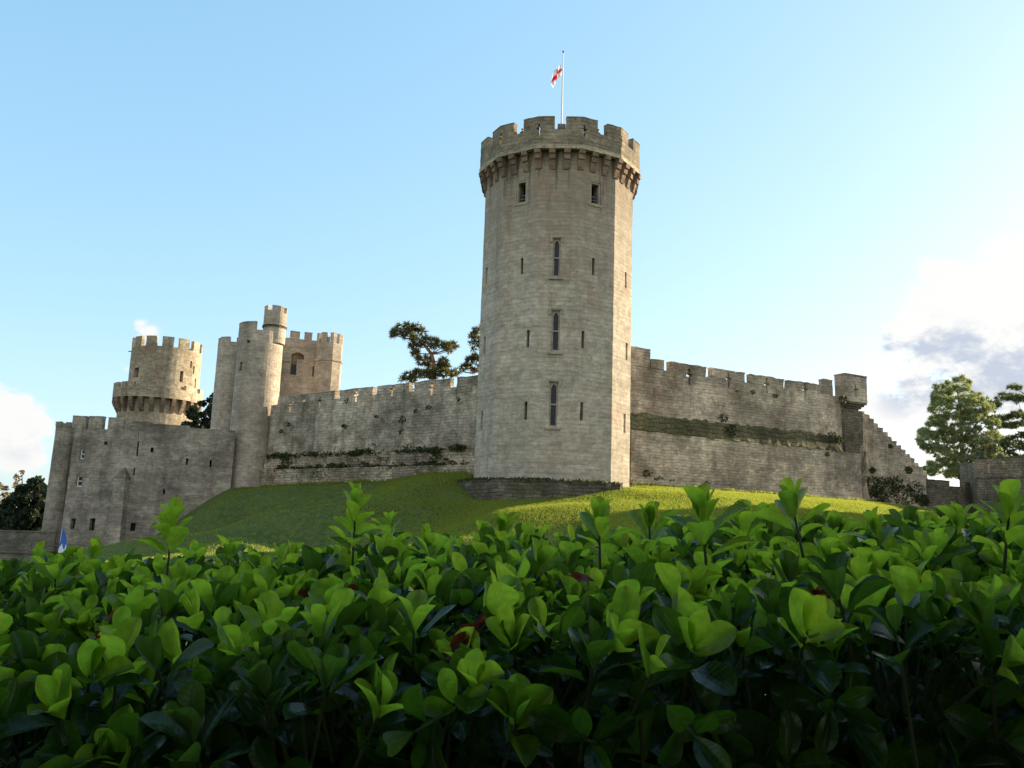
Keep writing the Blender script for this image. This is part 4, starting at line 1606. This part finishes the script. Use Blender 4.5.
M['broad'] = foliage_mat('broad_leaves', (.03, .06, .015), (.07, .11, .03), .3)
for (x, y, lab, dn, zc, rr) in ((29, 17.5, 'unseen thin-crowned tree added right of the view to dapple the laurel hedge', 17, 9.0, 6.0),
                               (65, 86, 'unseen tall tree added beyond the right edge to shade the bank below the left wall', 60, 16.0, 6.0),
                               (67, 76, 'unseen tall tree added beyond the right edge to shade the foot of the bank', 60, 16.0, 6.0),
                               (-5.5, -6.5, 'unseen dense tree added left behind the viewer to darken the hedge front', 130, 8.5, 6.2),
                               (5.0, -7.0, 'unseen dense tree added right behind the viewer to darken the hedge front', 130, 8.5, 6.2)):
    tree('added_shade_tree', lab, (x, y, 0), [(x, y, -.2), (x + .2, y, 3), (x - .2, y + .3, 6), (x, y, zc + 3)], crown_ball((x, y, zc), rr - 1.2, 5.0 if zc == 9.0 else (7.0 if zc < 12 else 8.5), 80 if zc == 9.0 else 120, 1.7), M['broad'], M['bark'], 'cards', .55, dn, .5, nlimb=20)


# ================================================================== plants on the walls, lawn blades
def wall_plants(fr, name, spec, size, label, proud=.15, thick=.12):
    P = []
    for (u, z, ru, rz, n) in spec:
        for _ in range(n):
            a, r = random.uniform(0, 2 * math.pi), math.sqrt(random.random())
            p = fr.P(u + ru * r * math.cos(a), z + rz * r * math.sin(a), -proud - abs(random.gauss(0, thick)))
            P.append(tuple(p))
    V, F = cards(np.array(P), size, 1.2)
    o = mesh_np(name, V, F, M['ivy'])
    return tag(o, label, 'wall plants', None, 'stuff')


spec = []
for i in range(230):
    u = random.uniform(l0 + .5, LW.L)
    zb2 = random.choice((8.42, 8.42, 6.98, 6.98, random.uniform(5.2, 9.3)))
    dens_ = noise.noise(Vector((u * .25, zb2, 3))) + .45
    if dens_ < .1:
        continue
    spec.append((u, zb2 + random.uniform(-.1, .2), random.uniform(.25, .9), random.uniform(.08, .28), int(40 * dens_)))
for (px, py, r, n) in ((405, 420, .5, 60), (348, 427, .3, 40), (350, 402, .4, 30), (419, 412, .25, 25), (292, 425, .3, 40), (285, 432, .3, 30), (300, 480, .7, 120), (320, 476, .9, 200), (335, 470, .9, 180), (290, 462, .8, 120),
                       (318, 478, .8, 150), (282, 470, .5, 60), (345, 468, .6, 90), (440, 452, .6, 60), (432, 408, .3, 25), (380, 417, .25, 25), (462, 400, .25, 20), (405, 432, .3, 30), (435, 462, .5, 50)):
    u, z = LW.hit(px, py)
    spec.append((u, z, r * 1.2, r * .8, n))
wall_plants(LW, 'wall_plants', spec, .16, 'dark weeds and ivy rooted along the ledges of the left curtain wall', .38)
spec = []
for (px, py, r, n) in ((872, 486, 1.4, 260), (885, 490, 1.8, 300), (895, 484, 1.2, 140), (905, 496, 1.6, 220), (878, 497, 1.4, 160), (915, 490, 1.3, 120), (908, 470, .5, 80), (872, 470, .4, 60), (922, 500, .9, 250), (890, 446, .3, 40)):
    u, z = SW.hit(px, py)
    spec.append((u, z, r * 1.2, r * .8, n))
wall_plants(SW, 'ivy', spec, .2, 'dark ivy spreading over the foot of the stepped wall', .04, .05)
spec = []
for (px, py, r, n) in ((724, 431, .7, 130), (716, 419, .5, 70), (825, 436, .5, 80), (832, 441, .6, 120), (768, 397, .3, 40), (746, 393, .25, 30), (730, 392, .25, 30), (652, 480, .4, 60), (665, 482, .3, 40), (700, 484, .3, 40), (640, 474, .4, 60), (836, 400, .5, 70), (820, 455, .3, 30)):
    u, z = RW.hit(px, py)
    spec.append((u, z, r * 1.2, r * .8, n))
wall_plants(RW, 'wall_plants', spec, .16, 'tufts of weeds growing on the right curtain wall and its mossy band', .85)
# growth on top of the plinth
P = []
for _ in range(1500):
    u = random.uniform(-PL.fw * 3.5, PL.fw * 1.55)
    q = PL.P(u, 5.4, random.uniform(-.05, 1.2))
    P.append((q.x, q.y, q.z + random.uniform(-.12, .12)))
V, F = cards(np.array(P), .16, 1.2)
tag(mesh_np('moss', V, F, M['ivy']), 'dark moss and weeds on top of the plinth of the tall tower', 'moss', None, 'stuff')

def blades(n, x0, x1, y0, y1, length, k, lim=None):
    x, y = RNG.uniform(x0, x1, n), RNG.uniform(y0, y1, n)
    keep = np.hypot(x - GC.x, y - GC.y) > 7.0
    for fr, off in ((RW, 1.25), (LW, .7)):
        dd = (x - fr.A.x) * fr.n.x + (y - fr.A.y) * fr.n.y
        uu = (x - fr.A.x) * fr.t.x + (y - fr.A.y) * fr.t.y
        keep &= (dd > off) | (uu < -1) | (uu > fr.L + 2)
    if lim is not None:
        keep &= lim(x, y)
    x, y = x[keep], y[keep]
    nzv = np.array([noise.noise(Vector((a * .35, b * .35, 1.0))) for a, b in zip(x, y)])
    L = length * (1 + .5 * nzv)
    L = np.repeat(L, k)[:, None]
    return spikes(np.c_[x, y, Hn(x, y) - .01], np.tile([[0, 0, 1.0]], (len(x), 1)), L, k=k, width=.15, spread=.45)


def near_wall(x, y):
    ok = np.zeros(len(x), bool)
    for fr, off in ((RW, 1.25), (LW, .7)):
        dd = (x - fr.A.x) * fr.n.x + (y - fr.A.y) * fr.n.y
        uu = (x - fr.A.x) * fr.t.x + (y - fr.A.y) * fr.t.y
        ok |= (dd > off) & (dd < off + .35) & (uu > -1) & (uu < fr.L)
    return ok


parts_ = [blades(60000, -30, 46, 44, 96, .13, 3), blades(250000, -16, 38, 54, 92, .13, 5, lambda x, y: RNG.random(len(x)) < np.clip((x + 16) / 14, 0, 1) ** 1.5), blades(60000, -27, 40, 70, 96, .32, 4, near_wall)]
V = np.concatenate([q[0] for q in parts_])
off_, Fs = 0, []
for q in parts_:
    Fs.append(q[1] + off_)
    off_ += len(q[0])
tag(mesh_np('grass', V, np.concatenate(Fs), M['blade']), 'short grass growing on the castle bank', 'grass', None, 'stuff')


# ================================================================== laurel hedge
def laurel_mat(name, ca, cb, cc, tcol, trans):
    mt, t, b, out = new_mat(name)
    L = t.links.new
    g = N(t, 'ShaderNodeNewGeometry')
    u = N(t, 'ShaderNodeUVMap')
    s = N(t, 'ShaderNodeSeparateXYZ')
    L(u.outputs[0], s.inputs[0])
    rnd = g.outputs['Random Per Island']
    col = mix_(t, maprange(t, rnd, 0, .55, 0, 1, False), ca, cb)
    col = mix_(t, maprange(t, rnd, .55, 1, 0, 1, False), col, cc)
    au = math_(t, 'ABSOLUTE', s.outputs[0])
    rib = maprange(t, au, .03, .09, 1, 0)
    # side veins run forward from the midrib
    ph = math_(t, 'MULTIPLY', math_(t, 'SUBTRACT', s.outputs[1], math_(t, 'MULTIPLY', au, .16)), 9.0 * 2 * math.pi)
    vein = maprange(t, math_(t, 'SINE', ph), .75, 1.0)
    nz = N(t, 'ShaderNodeTexNoise', i_Scale=60.0, i_Detail=3)
    L(g.outputs['Position'], nz.inputs['Vector'])
    col = mix_(t, 1.0, col, maprange(t, nz.outputs['Fac'], .3, .7, .82, 1.18), 'MULTIPLY')
    ribc = mix_(t, 1.0, col, (1.7, 1.5, 1.6), 'MULTIPLY')
    col = mix_(t, math_(t, 'MULTIPLY', rib, .8), col, ribc)
    col = mix_(t, math_(t, 'MULTIPLY', vein, .18), col, ribc)
    # paler matt underside
    back = mix_(t, .5, col, (.13, .19, .06))
    L(mix_(t, g.outputs['Backfacing'], col, back), b.inputs['Base Color'])
    L(math_(t, 'ADD', .2, math_(t, 'MULTIPLY', g.outputs['Backfacing'], .4)), b.inputs['Roughness'])
    b.inputs['Specular IOR Level'].default_value = .26
    bp = N(t, 'ShaderNodeBump', i_Strength=.35, i_Distance=.002)
    L(math_(t, 'ADD', math_(t, 'MULTIPLY', rib, -1.0), math_(t, 'MULTIPLY', vein, -.45)), bp.inputs['Height'])
    L(bp.outputs[0], b.inputs['Normal'])
    tr = N(t, 'ShaderNodeBsdfTranslucent')
    tcc = mix_(t, 1.0, mix_(t, rnd, tcol, (tcol[0] * 1.35, tcol[1] * 1.2, tcol[2])), maprange(t, nz.outputs['Fac'], .3, .7, .85, 1.15), 'MULTIPLY')
    tcc = mix_(t, math_(t, 'MULTIPLY', rib, .35), tcc, (.30, .40, .08))
    L(tcc, tr.inputs['Color'])
    ms = N(t, 'ShaderNodeMixShader')
    ms.inputs[0].default_value = trans
    L(b.outputs[0], ms.inputs[1])
    L(tr.outputs[0], ms.inputs[2])
    L(ms.outputs[0], out.inputs[0])
    return mt


M['laurel'] = laurel_mat('laurel_leaf', (.008, .026, .006), (.014, .042, .008), (.026, .064, .010), (.10, .22, .012), .36)
M['young'] = laurel_mat('young_laurel_leaf', (.035, .09, .010), (.055, .12, .013), (.08, .15, .018), (.34, .54, .03), .61)
M['withered'] = laurel_mat('withered_leaf', (.07, .018, .012), (.12, .03, .015), (.17, .07, .03), (.25, .04, .02), .25)
M['twig'] = plain('laurel_twig', (.045, .055, .018), .8)
M['unlit_room2'] = plain('hedge_branch', (.022, .017, .012), .9)

T_ST = np.array([0, .06, .16, .30, .45, .60, .74, .86, .95, 1.0])
T_W = np.array([.05, .15, .40, .68, .88, .99, 1.0, .86, .56, .12])
NS, NC = len(T_ST), 5
ACR = np.array([-1, -.5, 0, .5, 1.0])


def leaf_mesh(B, Dy, Nn, Ln, wr, curl, fold, wav):
    """B base, Dy direction, Nn upper-side normal, lengths, width ratio (half width / length)"""
    n = len(B)
    Dy = unit(Dy)
    Nn = unit(Nn - Dy * (Nn * Dy).sum(-1, keepdims=True))
    X = np.cross(Dy, Nn)
    t = T_ST[None, :, None]
    a = ACR[None, None, :]
    hw = (T_W[None, :, None] * wr[:, None, None])
    x = a * hw * (1 - .12 * fold[:, None, None])
    # bend: recurve along the length, raised edges, slightly wavy rim
    c = curl[:, None, None]
    y = t * (1 - .18 * c * t)
    phs = RNG.uniform(0, 6.28, (n, 1, 1))
    z = -c * .42 * t ** 2.0 + np.abs(a) ** 1.3 * hw * fold[:, None, None] + wav[:, None, None] * np.abs(a) ** 2 * np.sin(t * 11 + phs + a * 1.5)
    sk = RNG.normal(0, .05, (n, 1, 1))
    x = x + sk * t ** 2
    L = Ln[:, None, None, None]
    V = B[:, None, None, :] + L * (x[..., None] * X[:, None, None, :] + (y + 0 * a)[..., None] * Dy[:, None, None, :] + z[..., None] * Nn[:, None, None, :])
    uv = np.empty((n, NS, NC, 2))
    uv[..., 0] = ACR[None, None, :]
    uv[..., 1] = T_ST[None, :, None]
    g = np.arange(NS * NC).reshape(NS, NC)
    fq = np.stack([g[:-1, :-1], g[:-1, 1:], g[1:, 1:], g[1:, :-1]], -1).reshape(-1, 4)
    F = (np.arange(n)[:, None, None] * (NS * NC) + fq[None]).reshape(-1, 4)
    return V.reshape(-1, 3), F, uv.reshape(-1, 2)


def shoot(base, ax, n, length, leaf, lo=58, hi=14, wr0=.275):
    """one shoot: returns leaf arrays (base, dir, normal, len, wr, curl, fold, wav) and stem end"""
    ax = ax / np.linalg.norm(ax)
    x = np.cross(ax, RNG.normal(size=3))
    x /= np.linalg.norm(x)
    y = np.cross(ax, x)
    th0 = RNG.uniform(0, 6.28)
    out = []
    for i in range(n):
        f = i / max(n - 1, 1)
        th = th0 + i * 2.399 + RNG.normal(0, .25)
        rad = x * math.cos(th) + y * math.sin(th)
        an = math.radians(lo + (hi - lo) * f ** .8 + RNG.normal(0, 9))
        d = ax * math.cos(an) + rad * math.sin(an)
        nn = ax * math.sin(an) - rad * math.cos(an)
        b = base + ax * length * (.15 + .85 * f ** .8) + d * .008
        sz = leaf * (1.0 - .38 * f ** 2) * RNG.uniform(.78, 1.15) * (.8 if i == 0 else 1)
        out.append((b, d, nn + RNG.normal(0, .12, 3), sz, wr0 * RNG.uniform(.85, 1.12), RNG.uniform(.1, .9) * (1 - .5 * f), RNG.uniform(.2, .85), RNG.uniform(0, .03)))
    return out


def pack(rows):
    B, D, Nn, L, Wr, C, Fd, Wv = zip(*rows)
    return [np.array(k) for k in (B, D, Nn)] + [np.array(k) for k in (L, Wr, C, Fd, Wv)]


HX0, HX1, HY0, HY1 = -3.9, 4.1, 1.42, 3.05


def htop(x, y):
    f = (y - HY0) / (HY1 - HY0)
    return 1.40 + (.098 if x < 0 else .075) * min(max(x, -2.6), 2.6) + .145 * min(max(f, 0), 1) ** .8 + .035 * noise.noise(Vector((x * 1.7, y * 1.7, 2.0)))


hedge = thing('laurel_hedge', 'glossy green laurel hedge filling the foreground across the whole picture', 'hedge', (0, 2.2, 0))
rows_o, rows_y, stems = [], [], []


def add_shoot(base, ax, n, length, leaf, young=False, **kw):
    sh_ = shoot(np.array(base), np.array(ax, float), n, length, leaf, **kw)
    a = np.array(ax, float)
    a /= np.linalg.norm(a)
    stems.append((Vector(np.array(base) - a * .12), Vector(np.array(base)), Vector(np.array(base) + a * length)))
    k = len(sh_)
    for i, r_ in enumerate(sh_):
        (rows_y if (young and i > k * .25) else rows_o).append(r_)


sp_m = .076
y = HY0
while y < HY1 + .25:
    x = HX0
    while x < HX1:
        xx, yy = x + random.uniform(-.04, .04), y + random.uniform(-.04, .04)
        z = htop(xx, min(yy, HY1))
        if yy > HY1:
            z -= (yy - HY1) * 1.2
        lift = random.choice((-.05, -.02, 0, 0, .02, .035))
        edge = max(0, 1 - (yy - HY0) / .25)
        ax = (random.gauss(0, .32), random.gauss(-.05, .3) - edge * .6, 1.0)
        add_shoot((xx, yy, z - .085 + lift), ax, random.randint(5, 8), random.uniform(.045, .09), random.uniform(.076, .112), random.random() < .72 - .5 * edge)
        x += sp_m
    y += sp_m
# sides of the hedge: leaves facing outward and drooping
for (yf, sgn) in ((HY0, -1), (HY1 + .2, 1)):
    z = .15
    while z < 1.34:
        x = HX0
        while x < HX1:
            xx, zz = x + random.uniform(-.05, .05), z + random.uniform(-.05, .05)
            if zz < htop(xx, HY0) - .06:
                dpt = random.uniform(-.05, .12) - .05 * noise.noise(Vector((xx * 2, zz * 2, 5)))
                add_shoot((xx, yf - sgn * dpt, zz), (random.gauss(0, .35), sgn * 1.0, random.gauss(.25, .3)), random.randint(4, 6), random.uniform(.04, .08), random.uniform(.08, .112), False, lo=80, hi=30)
            x += .115 if sgn < 0 else .14
        z += .115 if sgn < 0 else .14
# inner leaves that close the view into the hedge
for _ in range(4000):
    xx, yy = random.uniform(HX0, HX1), random.uniform(HY0 + .05, HY1)
    z = htop(xx, yy) - random.uniform(.12, .4)
    d = rand_dirs(1)[0]
    rows_o.append((np.array((xx, yy, z)), d, rand_dirs(1)[0] + np.array((0, 0, .8)), random.uniform(.10, .13), .29, .4, .3, .01))
for _ in range(5200):
    xx, yy = random.uniform(HX0, HX1), HY0 + random.uniform(.1, .35)
    z = random.uniform(.2, 1.3)
    d = rand_dirs(1)[0]
    rows_o.append((np.array((xx, yy, z)), d, rand_dirs(1)[0] + np.array((0, -.8, .3)), random.uniform(.10, .13), .29, .4, .3, .01))
for _ in range(6300):
    xx, yy = random.uniform(HX0, HX1), random.uniform(HY0 + .12, HY1 + .1)
    z = random.uniform(.15, htop(xx, min(yy, HY1)) - .2)
    rows_o.append((np.array((xx, yy, z)), rand_dirs(1)[0], np.array((random.gauss(0, .5), -.8, random.gauss(.3, .5))), random.uniform(.11, .15), .3, .4, .3, .01))
V, F, U = leaf_mesh(*pack(rows_o))
mesh_np('foliage', V, F, M['laurel'], hedge, U, True)
V, F, U = leaf_mesh(*pack(rows_y))
mesh_np('young_foliage', V, F, M['young'], hedge, U, True)
mb = MB()
for a, b, c in stems:
    mb.tube([a, b, c], [.0035, .003, .002], 5)
mb.build('stems', M['twig'], hedge)
mb = MB()
for i in range(78):
    x, y = random.uniform(HX0, HX1), random.uniform(HY0 + .3, HY1 - .2)
    g = Vector((x, y, -.05))
    for j in range(3):
        e = Vector((x + random.uniform(-.35, .35), y + random.uniform(-.35, .35), htop(x, y) - random.uniform(.15, .35)))
        mb.tube([g, g.lerp(e, .5) + Vector((random.uniform(-.1, .1), random.uniform(-.1, .1), 0)), e], [.02, .013, .006], 5)
mb.build('branches', M['unlit_room2'], hedge)

# tall shoots standing proud of the clipped top
for (px, py_tip, Y, hgt, n, leaf) in ((172, 503, 2.3, .13, 12, .092), (359, 486, 2.25, .18, 13, .078), (352, 508, 2.3, .08, 7, .082), (700, 488, 1.95, .10, 10, .128), (801, 480, 2.05, .12, 12, .10), (1000, 484, 1.75, .10, 10, .10),
                                      (1035, 482, 1.8, .12, 9, .10), (600, 503, 2.1, .08, 10, .095), (505, 512, 2.5, .07, 9, .09), (745, 507, 2.3, .08, 9, .095), (655, 505, 2.2, .08, 9, .095), (960, 506, 2.3, .07, 9, .09),
                                      (60, 558, 2.4, .08, 8, .085), (225, 538, 2.5, .07, 8, .085), (395, 512, 2.6, .07, 8, .08), (880, 511, 2.2, .08, 9, .09)):
    tip = at(px, py_tip, Y)
    base = Vector((tip.x + random.uniform(-.015, .015), tip.y, tip.z - hgt - leaf * .55))
    ax = (random.gauss(0, .08), random.gauss(0, .08), 1)
    rr = pack(shoot(np.array(base), np.array(ax), n, hgt, leaf, lo=62, hi=14))
    V, F, U = leaf_mesh(*rr)
    so = mesh_np('shoot', V, F, M['young'], hedge, U, True)
    mb = MB()
    a = Vector(ax).normalized()
    mb.tube([base - a * .25, base, base + a * hgt], [.004, .0035, .002], 6)
    mb.build('stem', M['twig'], so)

# withered red leaves caught in the top
for (px, py, Y, k) in ((103, 598, 1.75, 2), (293, 566, 2.0, 1), (470, 575, 1.95, 2), (488, 640, 1.55, 3), (752, 583, 1.75, 1), (826, 592, 1.7, 1), (288, 622, 1.6, 1), (158, 612, 1.65, 1), (565, 583, 1.9, 1), (857, 562, 2.0, 1), (405, 603, 1.8, 1), (110, 592, 1.7, 2), (462, 568, 1.9, 2), (900, 566, 1.85, 1), (830, 586, 1.65, 2), (480, 632, 1.5, 2), (345, 575, 1.9, 1)):
    for j in range(k):
        p = at(px + random.uniform(-8, 8), py + random.uniform(-6, 6), Y)
        p.z = htop(p.x, p.y) + random.uniform(-.02, .03)
        row = [(np.array(p), rand_dirs(1)[0] * np.array([1, .5, .6]), np.array([random.gauss(0, .5), -.7, .6]), random.uniform(.045, .07), .26, 1.6, 1.1, .05)]
        V, F, U = leaf_mesh(*pack(row))
        mesh_np('withered_leaf', V, F, M['withered'], hedge, U, True)
